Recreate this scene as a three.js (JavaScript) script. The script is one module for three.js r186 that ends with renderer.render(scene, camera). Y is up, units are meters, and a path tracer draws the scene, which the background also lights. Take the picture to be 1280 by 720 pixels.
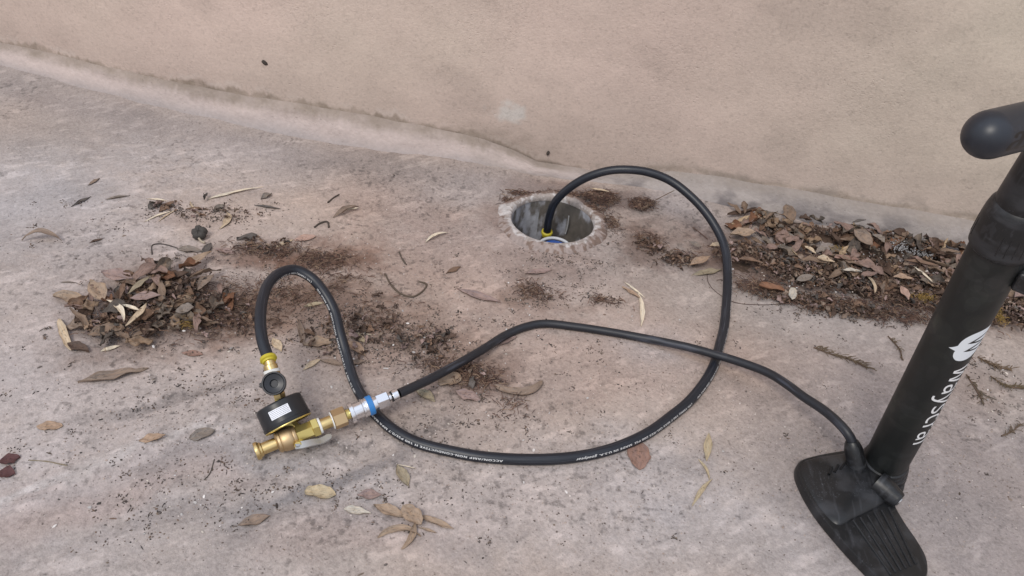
import * as THREE from 'three';
import { mergeGeometries } from 'three/addons/utils/BufferGeometryUtils.js';
import { RoundedBoxGeometry } from 'three/addons/geometries/RoundedBoxGeometry.js';

// ------------------------------------------------------------------ camera, sky, sun, exposure
const scene = new THREE.Scene();
const CAM = { h: 0.70, pitch: -38, roll: 6, f: 1000 };
const camera = new THREE.PerspectiveCamera(2 * Math.atan(360 / CAM.f) * 180 / Math.PI, 16 / 9, 0.02, 400);
camera.position.set(0, CAM.h, 0);
camera.rotation.order = 'YXZ';
camera.rotation.set(CAM.pitch * Math.PI / 180, 0, CAM.roll * Math.PI / 180);
camera.updateMatrixWorld(true);
scene.add(camera);

const SKY = { zen: [0.76, 0.835, 0.98], hor: [0.50, 0.49, 0.50], gain: 1.0 };
{
  const W = 256, H = 128, d = new Float32Array(W * H * 4);
  for (let j = 0; j < H; j++) for (let i = 0; i < W; i++) {
    const el = (j + 0.5) / H * Math.PI - Math.PI / 2, a = (i + 0.5) / W * Math.PI * 2;
    const s = Math.max(0, Math.sin(el)), k = Math.pow(s, 0.8);
    const cl = 1 + 0.07 * Math.sin(a * 3 + 1) * Math.sin(el * 5) + 0.05 * Math.sin(a * 7 + el * 9);
    for (let c = 0; c < 3; c++) d[(j * W + i) * 4 + c] = (SKY.hor[c] * (1 - k) + SKY.zen[c] * k) * cl * SKY.gain;
    d[(j * W + i) * 4 + 3] = 1;
  }
  const t = new THREE.DataTexture(d, W, H, THREE.RGBAFormat, THREE.FloatType);
  t.mapping = THREE.EquirectangularReflectionMapping; t.magFilter = THREE.LinearFilter; t.minFilter = THREE.LinearFilter; t.needsUpdate = true;
  scene.background = t; scene.environment = t;
}
const sun = new THREE.DirectionalLight(new THREE.Color(1, 0.93, 0.84), 1.35);
sun.position.set(-1.3, 4.0, 2.2); sun.target.position.set(0, 0, -0.8);
sun.castShadow = true; sun.shadow.radius = 36; sun.shadow.mapSize.set(2048, 2048);
Object.assign(sun.shadow.camera, { left: -2, right: 2, top: 2, bottom: -2, near: 0.5, far: 12 });
scene.add(sun, sun.target);

const renderer = new THREE.WebGLRenderer({ antialias: true });
renderer.toneMapping = THREE.LinearToneMapping;
renderer.toneMappingExposure = 1.25;
renderer.shadowMap.enabled = true;

// ------------------------------------------------------------------ helpers
function rng(seed) { let a = seed >>> 0; return () => { a = (a + 0x6D2B79F5) >>> 0; let t = a; t = Math.imul(t ^ (t >>> 15), t | 1); t ^= t + Math.imul(t ^ (t >>> 7), t | 61); return ((t ^ (t >>> 14)) >>> 0) / 4294967296; }; }
function h2(x, y) { let n = Math.imul(x | 0, 374761393) + Math.imul(y | 0, 668265263); n = Math.imul(n ^ (n >>> 13), 1274126177); return ((n ^ (n >>> 16)) >>> 0) / 4294967296; }
function vn(x, y) { const xi = Math.floor(x), yi = Math.floor(y); let u = x - xi, v = y - yi; u = u * u * (3 - 2 * u); v = v * v * (3 - 2 * v); const a = h2(xi, yi), b = h2(xi + 1, yi), c = h2(xi, yi + 1), d = h2(xi + 1, yi + 1); return (a + (b - a) * u) * (1 - v) + (c + (d - c) * u) * v; }
function fbm(x, y, o) { let s = 0, a = 0.5, t = 0; for (let i = 0; i < o; i++) { s += a * vn(x, y); t += a; x = x * 2.03 + 17.3; y = y * 2.03 + 5.7; a *= 0.5; } return s / t; }
const sst = (a, b, x) => { x = Math.min(1, Math.max(0, (x - a) / (b - a))); return x * x * (3 - 2 * x); };
const lerp = (a, b, t) => a + (b - a) * t;
const V = (x, y, z) => new THREE.Vector3(x, y, z);
const CM = camera.matrixWorld.clone();
function ray(px, py) { return V((px - 640) / CAM.f, -(py - 360) / CAM.f, -1).transformDirection(CM); }
// a place on the level y, read off the photograph with the surveyed camera
function at(px, py, y = 0) { const d = ray(px, py), t = (y - CAM.h) / d.y; return V(d.x * t, y, d.z * t); }

// plan of the foot of the wall, metres
const TOE = [[-1.022, -1.405], [-0.757, -1.327], [-0.508, -1.262], [-0.332, -1.236], [-0.133, -1.222], [0.049, -1.209], [0.202, -1.192], [0.336, -1.170], [0.465, -1.143], [0.593, -1.120], [0.717, -1.097]];
function interp(tab, x) {
  const n = tab.length;
  if (x <= tab[0][0]) { const s = (tab[1][1] - tab[0][1]) / (tab[1][0] - tab[0][0]); return tab[0][1] + s * (x - tab[0][0]); }
  if (x >= tab[n - 1][0]) { const s = (tab[n - 1][1] - tab[n - 2][1]) / (tab[n - 1][0] - tab[n - 2][0]); return tab[n - 1][1] + s * (x - tab[n - 1][0]); }
  let i = 0; while (x > tab[i + 1][0]) i++;
  const t = (x - tab[i][0]) / (tab[i + 1][0] - tab[i][0]);
  return lerp(tab[i][1], tab[i + 1][1], t);
}
function smoothInterp(tab, x, r) { let s = 0; for (let k = -3; k <= 3; k++) s += interp(tab, x + k * r / 3); return s / 7; }
const toeZ = x => smoothInterp(tab0, x, 0.12);
const tab0 = TOE;
const FILLET = 0.042;
const wallZ = x => toeZ(x) - FILLET;
function hitWall(px, py) { const d = ray(px, py); let t = 0.9; while (t < 4) { const p = V(0, CAM.h, 0).addScaledVector(d, t); if (p.z < wallZ(p.x)) return p; t += 0.002; } return null; }
const LIP = [[0, 53], [75, 69], [150, 87], [225, 103], [300, 118], [370, 128], [430, 138], [525, 156], [600, 174], [640, 188], [670, 204], [700, 221], [740, 222], [790, 216], [840, 212], [890, 219], [940, 229], [1000, 239], [1100, 257], [1200, 272]].map(p => { const q = hitWall(...p); return [q.x, Math.max(0.008, q.y)]; }).sort((a, b) => a[0] - b[0]);
const lipY = x => { const lo = LIP[0], hi = LIP[LIP.length - 1]; return x < lo[0] ? lo[1] : x > hi[0] ? hi[1] : interp(LIP, x); };

// drain
const DRAIN = V(0.0535, 0, -1.081);
// relief of the concrete ground
const ridgeA = at(20, 640), ridgeB = at(190, 556);
function segDist(x, z, a, b) { const dx = b.x - a.x, dz = b.z - a.z, l = dx * dx + dz * dz; let t = ((x - a.x) * dx + (z - a.z) * dz) / l; const tc = Math.min(1, Math.max(0, t)); return [Math.hypot(x - a.x - dx * tc, z - a.z - dz * tc), t]; }
const TR = { c: Math.cos(0.5), s: Math.sin(0.5) };
const grooves = [[at(300, 660), at(470, 560), 0.012], [at(140, 530), at(270, 478), 0.010], [at(20, 700), at(330, 590), 0.014], [at(520, 470), at(640, 430), 0.012]];
function gy(x, z) {
  let y = (fbm(x * 5 + 3, z * 5 + 9, 3) - 0.5) * 0.010;
  const u = x * TR.c - z * TR.s, v = x * TR.s + z * TR.c;
  y += (fbm(u * 9, v * 20, 3) - 0.5) * 0.0016;
  y += (fbm(x * 60, z * 60, 2) - 0.5) * 0.0012;
  const [d, t] = segDist(x, z, ridgeA, ridgeB);
  y += 0.006 * Math.exp(-(d * d) / (0.012 * 0.012)) * sst(-0.1, 0.1, t) ;
  for (const [a, b, w] of grooves) { const [dd] = segDist(x, z, a, b); y -= 0.004 * Math.exp(-(dd * dd) / (w * w)); }
  const dt = z - toeZ(x); y += 0.006 * Math.exp(-(dt * dt) / 0.0016) - 0.004 * Math.exp(-((dt - 0.12) ** 2) / 0.003);
  const r = Math.hypot(x - DRAIN.x, z - DRAIN.z); y *= sst(0.085, 0.2, r);
  return y;
}
// debris heaps
const heapBlobs = [];
function addHeap(px, py, rx, rz, h, rot = 0) { const p = at(px, py); heapBlobs.push([p.x, p.z, rx, rz, h, Math.cos(rot), Math.sin(rot)]); return heapBlobs.length - 1; }
addHeap(180, 380, 0.085, 0.085, 0.014); addHeap(225, 365, 0.065, 0.070, 0.011); addHeap(150, 410, 0.06, 0.05, 0.008);
addHeap(930, 325, 0.075, 0.060, 0.014, 0.15); addHeap(1010, 335, 0.095, 0.070, 0.017, 0.15); addHeap(1085, 340, 0.090, 0.085, 0.024, 0.15); addHeap(1160, 360, 0.10, 0.085, 0.022, 0.15); addHeap(1255, 375, 0.10, 0.085, 0.019, 0.15); addHeap(1350, 395, 0.11, 0.09, 0.024, 0.15);
addHeap(750, 251, 0.035, 0.03, 0.007); addHeap(803, 259, 0.028, 0.022, 0.005);
function mound(x, z, a = 0, b = heapBlobs.length) { let s = 0; for (let i = a; i < b; i++) { const [cx, cz, rx, rz, h, c, sn] = heapBlobs[i]; const dx = x - cx, dz = z - cz, u = (dx * c - dz * sn) / rx, v = (dx * sn + dz * c) / rz, q = u * u + v * v; if (q < 3) s = Math.max(s, h * Math.exp(-q * 1.1)) ; } if (b > 8 && a <= 3 && x > 0.28) { const d = (z - toeZ(x) - 0.022) / 0.034; s = Math.max(s, 0.017 * sst(0.28, 0.45, x) * Math.exp(-d * d)); } return s; }

const lin = a => new THREE.Color().setRGB(a[0], a[1], a[2]);
function mat(color, rough = 0.8, extra = {}) { return new THREE.MeshStandardMaterial({ color: lin(color), roughness: rough, side: THREE.DoubleSide, ...extra }); }
const used = {};
function numbered(name) { const n = used[name] = (used[name] ?? -1) + 1; return n ? name + '_' + String(n).padStart(3, '0') : name; }
function tag(o, label, category, group, kind) { if (label) o.userData.label = label; if (category) o.userData.category = category; if (group) o.userData.group = group; if (kind) o.userData.kind = kind; return o; }
function thing(name, pos, label, category, group) { const g = new THREE.Group(); g.name = numbered(name); g.position.copy(pos); scene.add(g); g.userData.origin = undefined; delete g.userData.origin; tag(g, label, category, group); return g; }
const worldOf = new Map();
// a part whose geometry is given in world metres, set under its thing
function part(name, geo, m, parent) {
  const g = Array.isArray(geo) ? mergeGeometries(geo.map(q => { const c = q.index ? q.toNonIndexed() : q; for (const k of Object.keys(c.attributes)) if (!['position', 'normal', 'uv'].includes(k)) c.deleteAttribute(k); return c; })) : geo;
  const o = new THREE.Mesh(g, m); o.name = name; o.castShadow = o.receiveShadow = true;
  let p = parent, w = V(0, 0, 0); while (p && p !== scene) { w.add(p.position); p = p.parent; }
  g.translate(-w.x, -w.y, -w.z);
  parent.add(o); return o;
}
function solo(name, geo, m, pos, label, category, group, kind) { geo.translate(-pos.x, -pos.y, -pos.z); const o = new THREE.Mesh(geo, m); o.name = numbered(name); o.position.copy(pos); o.castShadow = o.receiveShadow = true; scene.add(o); return tag(o, label, category, group, kind); }

function dataTex(W, H, fn, { srgb = true, wrap = THREE.MirroredRepeatWrapping, rep } = {}) {
  const d = new Uint8Array(W * H * 4), o = [0, 0, 0];
  for (let j = 0; j < H; j++) for (let i = 0; i < W; i++) { fn(i, j, o); const k = (j * W + i) * 4; for (let c = 0; c < 3; c++) { let v = o[c]; if (srgb) v = v <= 0.0031308 ? v * 12.92 : 1.055 * Math.pow(v, 1 / 2.4) - 0.055; d[k + c] = Math.max(0, Math.min(255, Math.round(v * 255))); } d[k + 3] = 255; }
  const t = new THREE.DataTexture(d, W, H, THREE.RGBAFormat); t.magFilter = THREE.LinearFilter; t.minFilter = THREE.LinearMipmapLinearFilter; t.generateMipmaps = true;
  t.wrapS = t.wrapT = wrap; if (srgb) t.colorSpace = THREE.SRGBColorSpace; if (rep) t.repeat.set(...rep); t.needsUpdate = true; return t;
}
// tube along points with transported frames; u in metres, v once around
function tube(points, r, { seg = 200, rad = 20, up = V(0, 1, 0), start = 0.5, closed = false, rfn = null, cap = false } = {}) {
  const c = points instanceof THREE.Curve ? points : new THREE.CatmullRomCurve3(points, closed, 'centripetal');
  const P = [], T = [], N = [], L = [0];
  for (let i = 0; i <= seg; i++) { P.push(c.getPointAt(i / seg)); T.push(c.getTangentAt(i / seg)); if (i) L.push(L[i - 1] + P[i].distanceTo(P[i - 1])); }
  const m = Math.round(start * seg), pj = (n, t) => { const q = n.clone().addScaledVector(t, -n.dot(t)); if (q.lengthSq() < 1e-6) q.set(0.3, 0.1, 1).addScaledVector(t, -t.z); return q.normalize(); };
  N[m] = pj(up, T[m]); for (let i = m + 1; i <= seg; i++) N[i] = pj(N[i - 1], T[i]); for (let i = m - 1; i >= 0; i--) N[i] = pj(N[i + 1], T[i]);
  const pos = [], nor = [], uv = [], idx = [];
  for (let i = 0; i <= seg; i++) { const B = T[i].clone().cross(N[i]); const rr = rfn ? r * rfn(i / seg, L[i]) : r; for (let j = 0; j <= rad; j++) { const a = j / rad * Math.PI * 2, n = N[i].clone().multiplyScalar(Math.cos(a)).addScaledVector(B, Math.sin(a)); pos.push(P[i].x + n.x * rr, P[i].y + n.y * rr, P[i].z + n.z * rr); nor.push(n.x, n.y, n.z); uv.push(L[i], 1 - j / rad); } }
  for (let i = 0; i < seg; i++) for (let j = 0; j < rad; j++) { const a = i * (rad + 1) + j, b = a + rad + 1; idx.push(a, a + 1, b, b, a + 1, b + 1); }
  if (cap) for (const i of [0, seg]) { const ci = pos.length / 3; pos.push(P[i].x, P[i].y, P[i].z); nor.push(...T[i].clone().multiplyScalar(i ? 1 : -1).toArray()); uv.push(0, 0); for (let j = 0; j < rad; j++) idx.push(ci, i * (rad + 1) + j, i * (rad + 1) + j + 1); }
  const g = new THREE.BufferGeometry(); g.setAttribute('position', new THREE.Float32BufferAttribute(pos, 3)); g.setAttribute('normal', new THREE.Float32BufferAttribute(nor, 3)); g.setAttribute('uv', new THREE.Float32BufferAttribute(uv, 2)); g.setIndex(idx); g.userData.length = L[seg]; return g;
}
// lathe along the axis from a in direction d: prof = [[s, r], ...]; n sides; front = direction of angle 0 (u = 0.5)
function turned(a, d, prof, n = 28, { front = null, hex = false, phase = 0 } = {}) {
  d = d.clone().normalize(); let e1 = (front || V(0.1, 1, 0.3)).clone(); e1.addScaledVector(d, -e1.dot(d)).normalize(); const e2 = d.clone().cross(e1);
  const pos = [], uv = [], idx = []; const s0 = prof[0][0], s1 = prof[prof.length - 1][0];
  if (hex) n = 6;
  for (let k = 0; k < prof.length; k++) for (let j = 0; j <= n; j++) { const f = j / n, an = (f - 0.5) * Math.PI * 2 + phase, [s, r] = prof[k]; pos.push(a.x + d.x * s + (e1.x * Math.cos(an) + e2.x * Math.sin(an)) * r, a.y + d.y * s + (e1.y * Math.cos(an) + e2.y * Math.sin(an)) * r, a.z + d.z * s + (e1.z * Math.cos(an) + e2.z * Math.sin(an)) * r); uv.push(f, (s - s0) / (s1 - s0 || 1)); }
  for (let k = 0; k < prof.length - 1; k++) for (let j = 0; j < n; j++) { const p = k * (n + 1) + j, q = p + n + 1; idx.push(p, p + 1, q, q, p + 1, q + 1); }
  const g = new THREE.BufferGeometry(); g.setAttribute('position', new THREE.Float32BufferAttribute(pos, 3)); g.setAttribute('uv', new THREE.Float32BufferAttribute(uv, 2)); g.setIndex(idx);
  if (hex) { const f = g.toNonIndexed(); f.computeVertexNormals(); return f; }
  // crease where the profile turns sharply: duplicate by splitting the faces
  return creased(g, 0.6);
}
function creased(g, ang) {
  const f = g.index ? g.toNonIndexed() : g; const p = f.attributes.position, n = p.count / 3, fn = [], map = new Map();
  const key = i => Math.round(p.getX(i) * 2e5) + ',' + Math.round(p.getY(i) * 2e5) + ',' + Math.round(p.getZ(i) * 2e5);
  const A = V(), B = V(), C = V();
  for (let i = 0; i < n; i++) { A.fromBufferAttribute(p, i * 3); B.fromBufferAttribute(p, i * 3 + 1); C.fromBufferAttribute(p, i * 3 + 2); const q = B.clone().sub(A).cross(C.clone().sub(A)); fn.push(q); for (let k = 0; k < 3; k++) { const s = key(i * 3 + k); if (!map.has(s)) map.set(s, []); map.get(s).push(i); } }
  const nor = new Float32Array(p.count * 3), cs = Math.cos(ang);
  for (let i = 0; i < n; i++) { const u = fn[i].clone().normalize(); for (let k = 0; k < 3; k++) { const s = V(0, 0, 0); for (const j of map.get(key(i * 3 + k))) { const w = fn[j]; const l = w.length(); if (l > 0 && (j === i || w.dot(u) / l > cs)) s.add(w); } s.normalize(); nor.set([s.x, s.y, s.z], (i * 3 + k) * 3); } }
  f.setAttribute('normal', new THREE.BufferAttribute(nor, 3)); return f;
}
// closed lathe profile with softened ends
const cyl = (r, s0, s1, b = 0.0006) => [[s0, 0.0001], [s0, r - b], [s0 + b, r], [s1 - b, r], [s1, r - b], [s1, 0.0001]];

// ------------------------------------------------------------------ the ground
const GX0 = -1.25, GX1 = 1.05, GZ0 = -1.45, GZ1 = -0.35;
const stainsAndShade = [];   // x, z, rx, rz, rot, rgb, strength
const stainOrShade = (px, py, rx, rz, rot, rgb, k) => { const p = at(px, py); stainsAndShade.push([p.x, p.z, rx, rz, Math.cos(rot), Math.sin(rot), rgb, k]); };
const BROWN = [0.20, 0.135, 0.105], PINK = [0.365, 0.275, 0.24], PALE = [0.435, 0.395, 0.39], GREY = [0.24, 0.215, 0.21], RUST = [0.15, 0.085, 0.06], WHITE = [0.53, 0.50, 0.49];
stainOrShade(120, 420, 0.30, 0.40, 0.2, PALE, 0.75); stainOrShade(40, 260, 0.3, 0.2, 0.2, PALE, 0.5); stainOrShade(330, 210, 0.35, 0.07, -0.2, PALE, 0.4);
stainOrShade(600, 330, 0.26, 0.16, 0.1, PINK, 0.7); stainOrShade(690, 450, 0.28, 0.12, 0.2, PINK, 0.6); stainOrShade(520, 260, 0.2, 0.1, 0, PINK, 0.5); stainOrShade(1050, 500, 0.25, 0.15, 0, PINK, 0.35); stainOrShade(1240, 640, 0.28, 0.16, 0, [0.275, 0.235, 0.225], 0.75); stainOrShade(1100, 540, 0.2, 0.12, 0, [0.30, 0.255, 0.24], 0.5);  // broad lower-right darkening is dimmer light and vignette painted into the ground
stainOrShade(480, 660, 0.14, 0.05, 0.3, PINK, 0.55); stainOrShade(60, 640, 0.16, 0.05, 0.5, PINK, 0.5); stainOrShade(640, 620, 0.22, 0.10, 0, PALE, 0.6); stainOrShade(780, 600, 0.15, 0.06, 0, PALE, 0.4); stainOrShade(900, 690, 0.2, 0.08, 0.2, PALE, 0.3); stainOrShade(200, 600, 0.2, 0.04, 0.5, PALE, 0.5);
stainOrShade(110, 595, 0.16, 0.012, 0.62, WHITE, 0.55); stainOrShade(400, 480, 0.18, 0.05, 0.2, PALE, 0.35); stainOrShade(830, 260, 0.08, 0.05, 0, PALE, 0.6); stainOrShade(600, 235, 0.10, 0.05, 0.2, PALE, 0.5); stainOrShade(840, 440, 0.06, 0.05, 0, PALE, 0.4);
stainOrShade(400, 325, 0.10, 0.045, 0.1, RUST, 0.85); stainOrShade(330, 310, 0.09, 0.035, 0, RUST, 0.75); stainOrShade(345, 370, 0.12, 0.05, 0, BROWN, 0.85); stainOrShade(300, 400, 0.10, 0.06, 0, BROWN, 0.8); stainOrShade(420, 380, 0.10, 0.05, 0, BROWN, 0.55); stainOrShade(470, 410, 0.12, 0.06, 0, BROWN, 0.45);
stainOrShade(190, 385, 0.14, 0.12, 0, BROWN, 0.7); stainOrShade(590, 470, 0.07, 0.035, 0.5, RUST, 0.75); stainOrShade(540, 450, 0.08, 0.04, 0.4, BROWN, 0.5); stainOrShade(670, 365, 0.06, 0.035, 0, BROWN, 0.7); stainOrShade(690, 340, 0.08, 0.03, 0, BROWN, 0.4); stainOrShade(750, 375, 0.05, 0.02, 0, BROWN, 0.4); stainOrShade(815, 305, 0.05, 0.05, 0.5, RUST, 0.6);
stainOrShade(690, 320, 0.12, 0.04, 0, BROWN, 0.35); stainOrShade(640, 262, 0.05, 0.05, 0, RUST, 0.5); stainOrShade(690, 236, 0.10, 0.03, 0, RUST, 0.6); stainOrShade(770, 258, 0.06, 0.04, 0, RUST, 0.6);
stainOrShade(1030, 330, 0.30, 0.055, -0.17, RUST, 0.75); stainOrShade(1180, 365, 0.2, 0.07, -0.17, RUST, 0.75); stainOrShade(960, 335, 0.12, 0.06, 0, RUST, 0.7); stainOrShade(1230, 480, 0.08, 0.07, 0, BROWN, 0.35);
stainOrShade(430, 590, 0.13, 0.014, 0.72, GREY, 0.85); stainOrShade(195, 505, 0.09, 0.014, 0.5, GREY, 0.7); stainOrShade(280, 490, 0.06, 0.008, 0.5, GREY, 0.6); stainOrShade(150, 640, 0.2, 0.03, 0.5, PINK, 0.4); stainOrShade(240, 590, 0.12, 0.02, 0.5, GREY, 0.35);
stainOrShade(270, 660, 0.12, 0.03, 0.3, GREY, 0.35); stainOrShade(600, 665, 0.06, 0.02, 0.3, GREY, 0.35); stainOrShade(840, 590, 0.05, 0.015, 0.2, GREY, 0.35);
stainOrShade(500, 500, 0.25, 0.08, 0.3, GREY, 0.2); stainOrShade(450, 440, 0.10, 0.06, 0.2, BROWN, 0.5); stainOrShade(250, 268, 0.10, 0.03, 0, BROWN, 0.35); stainOrShade(560, 430, 0.08, 0.05, 0, BROWN, 0.3);
const stainShadeBox = stainsAndShade.map(s => Math.max(s[2], s[3]) * 2.2);
const gmap = dataTex(2048, 1024, (i, j, o) => {
  const x = lerp(GX0, GX1, (i + 0.5) / 2048), z = lerp(GZ0, GZ1, (j + 0.5) / 1024);
  const wx = x + (fbm(x * 9, z * 9, 4) - 0.5) * 0.10, wz = z + (fbm(x * 9 + 40, z * 9 + 11, 4) - 0.5) * 0.10;
  let r = 0.398, g = 0.334, b = 0.299;
  const br = fbm(x * 70 + 2, z * 70 + 7, 3);
  for (let q = 0; q < stainsAndShade.length; q++) {
    const s = stainsAndShade[q], dx = wx - s[0], dz = wz - s[1]; if (Math.abs(dx) > stainShadeBox[q] || Math.abs(dz) > stainShadeBox[q]) continue;
    const u = (dx * s[4] - dz * s[5]) / s[2], v = (dx * s[5] + dz * s[4]) / s[3], e = Math.exp(-(u * u + v * v) * 1.0);
    let k = s[7] * sst(0.12, 0.95, e * (0.65 + 0.7 * br)); k = Math.min(1, k);
    r = lerp(r, s[6][0], k); g = lerp(g, s[6][1], k); b = lerp(b, s[6][2], k);
  }
  // mottling, trowel streaks, grain
  const u = x * TR.c - z * TR.s, v = x * TR.s + z * TR.c;
  const m1 = fbm(x * 6 + 9, z * 6 + 3, 5) - 0.5, m2 = fbm(x * 28, z * 28, 4) - 0.5, st = fbm(u * 22, v * 120, 3) - 0.5, gr = fbm(x * 300, z * 300, 2) - 0.5;
  let k = 1 + m1 * 0.28 + m2 * 0.28 + st * 0.12 + gr * 0.34 + (h2(i + 11, j + 7) - 0.5) * 0.26;
  const wm = fbm(x * 4 + 70, z * 4 + 20, 3) - 0.5;
  r *= 1 + wm * 0.16; b *= 1 - wm * 0.16;
  // pale scuffs and dark pores
  const sc = fbm(u * 40 + 5, v * 90 + 8, 3); k += 0.24 * sst(0.62, 0.78, sc);
  const pore = vn(x * 260 + 9, z * 260 + 3); k -= 0.35 * sst(0.86, 0.97, pore) * sst(0.45, 0.6, fbm(x * 12 + 3, z * 12, 3));
  k -= 0.45 * sst(0.990, 0.997, h2(i + 3, j + 51)) ; { const sc1 = vn(u * 14 + 7, v * 430), sc2 = vn(v * 16 + 3, u * 380); k += 0.13 * sst(0.86, 0.97, sc1) * sst(0.4, 0.6, fbm(x * 8 + 2, z * 8, 2)) - 0.12 * sst(0.88, 0.97, sc2) * sst(0.45, 0.6, fbm(x * 9 + 22, z * 9, 2)); }
  const fine = fbm(x * 150 + 31, z * 150 + 7, 3); k -= 0.35 * sst(0.60, 0.75, fine) * sst(0.42, 0.62, fbm(x * 7 + 13, z * 7 + 4, 4));
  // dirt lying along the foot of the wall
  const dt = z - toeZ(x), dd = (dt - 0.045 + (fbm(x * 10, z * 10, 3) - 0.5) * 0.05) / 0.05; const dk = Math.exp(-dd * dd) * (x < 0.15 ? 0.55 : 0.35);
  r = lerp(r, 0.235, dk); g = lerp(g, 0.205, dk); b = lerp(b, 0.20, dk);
  k = Math.max(0.25, k) * 0.96; o[0] = r * k; o[1] = g * k; o[2] = b * k;
});
const gbump = dataTex(1024, 1024, (i, j, o) => { const x = i / 1024, y = j / 1024, w = (X, Y, s, oc) => { const f = (p, q) => fbm(p * s + X, q * s + Y, oc); return lerp(lerp(f(x, y), f(x - 1, y), x), lerp(f(x, y - 1), f(x - 1, y - 1), x), y); }; const f2 = w(9, 1, 110, 2), pit = sst(0.72, 0.85, w(3, 5, 60, 2)); o[0] = o[1] = o[2] = w(3, 8, 22, 3) * 0.35 + f2 * 0.50 + (h2(i, j) - 0.5) * 0.16 + 0.1 - pit * 0.5; }, { srgb: false, wrap: THREE.RepeatWrapping, rep: [(GX1 - GX0) / 0.36, (GZ1 - GZ0) / 0.36] });
{
  const axis = (a, b, fine, lo, hi) => { const v = []; for (let x = a; x <= b + 1e-6; x += fine) v.push(x); let s = fine * 2, x = v[v.length - 1]; while (x < hi) { x += s; s *= 1.5; v.push(Math.min(x, hi)); } s = fine * 2; x = a; while (x > lo) { x -= s; s *= 1.5; v.unshift(Math.max(x, lo)); } return v; };
  const xs = axis(-1.25, 1.1, 0.0062, -60, 60), zs = axis(-1.44, -0.30, 0.0062, -60, 60);
  const pos = [], uv = [], idx = [], nx = xs.length;
  for (const z of zs) for (const x of xs) { const near = Math.abs(x) < 4 && Math.abs(z) < 4; pos.push(x, near ? gy(x, z) : 0, z); uv.push((x - GX0) / (GX1 - GX0), (z - GZ0) / (GZ1 - GZ0)); }
  const inside = (i, j) => Math.hypot(xs[i] - DRAIN.x, zs[j] - DRAIN.z) < 0.0815;
  for (let j = 0; j < zs.length - 1; j++) for (let i = 0; i < nx - 1; i++) { if (inside(i, j) && inside(i + 1, j) && inside(i, j + 1) && inside(i + 1, j + 1)) continue; const a = j * nx + i, b = a + nx; idx.push(a, b, a + 1, a + 1, b, b + 1); }
  const g = new THREE.BufferGeometry(); g.setAttribute('position', new THREE.Float32BufferAttribute(pos, 3)); g.setAttribute('uv', new THREE.Float32BufferAttribute(uv, 2)); g.setIndex(idx); g.computeVertexNormals();
  solo('ground', g, new THREE.MeshStandardMaterial({ map: gmap, bumpMap: gbump, bumpScale: 0.0022, roughness: 0.93 }), V(0, 0, 0), 'worn pinkish grey concrete ground stained brown by leaf litter', null, null, 'structure');
}

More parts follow.
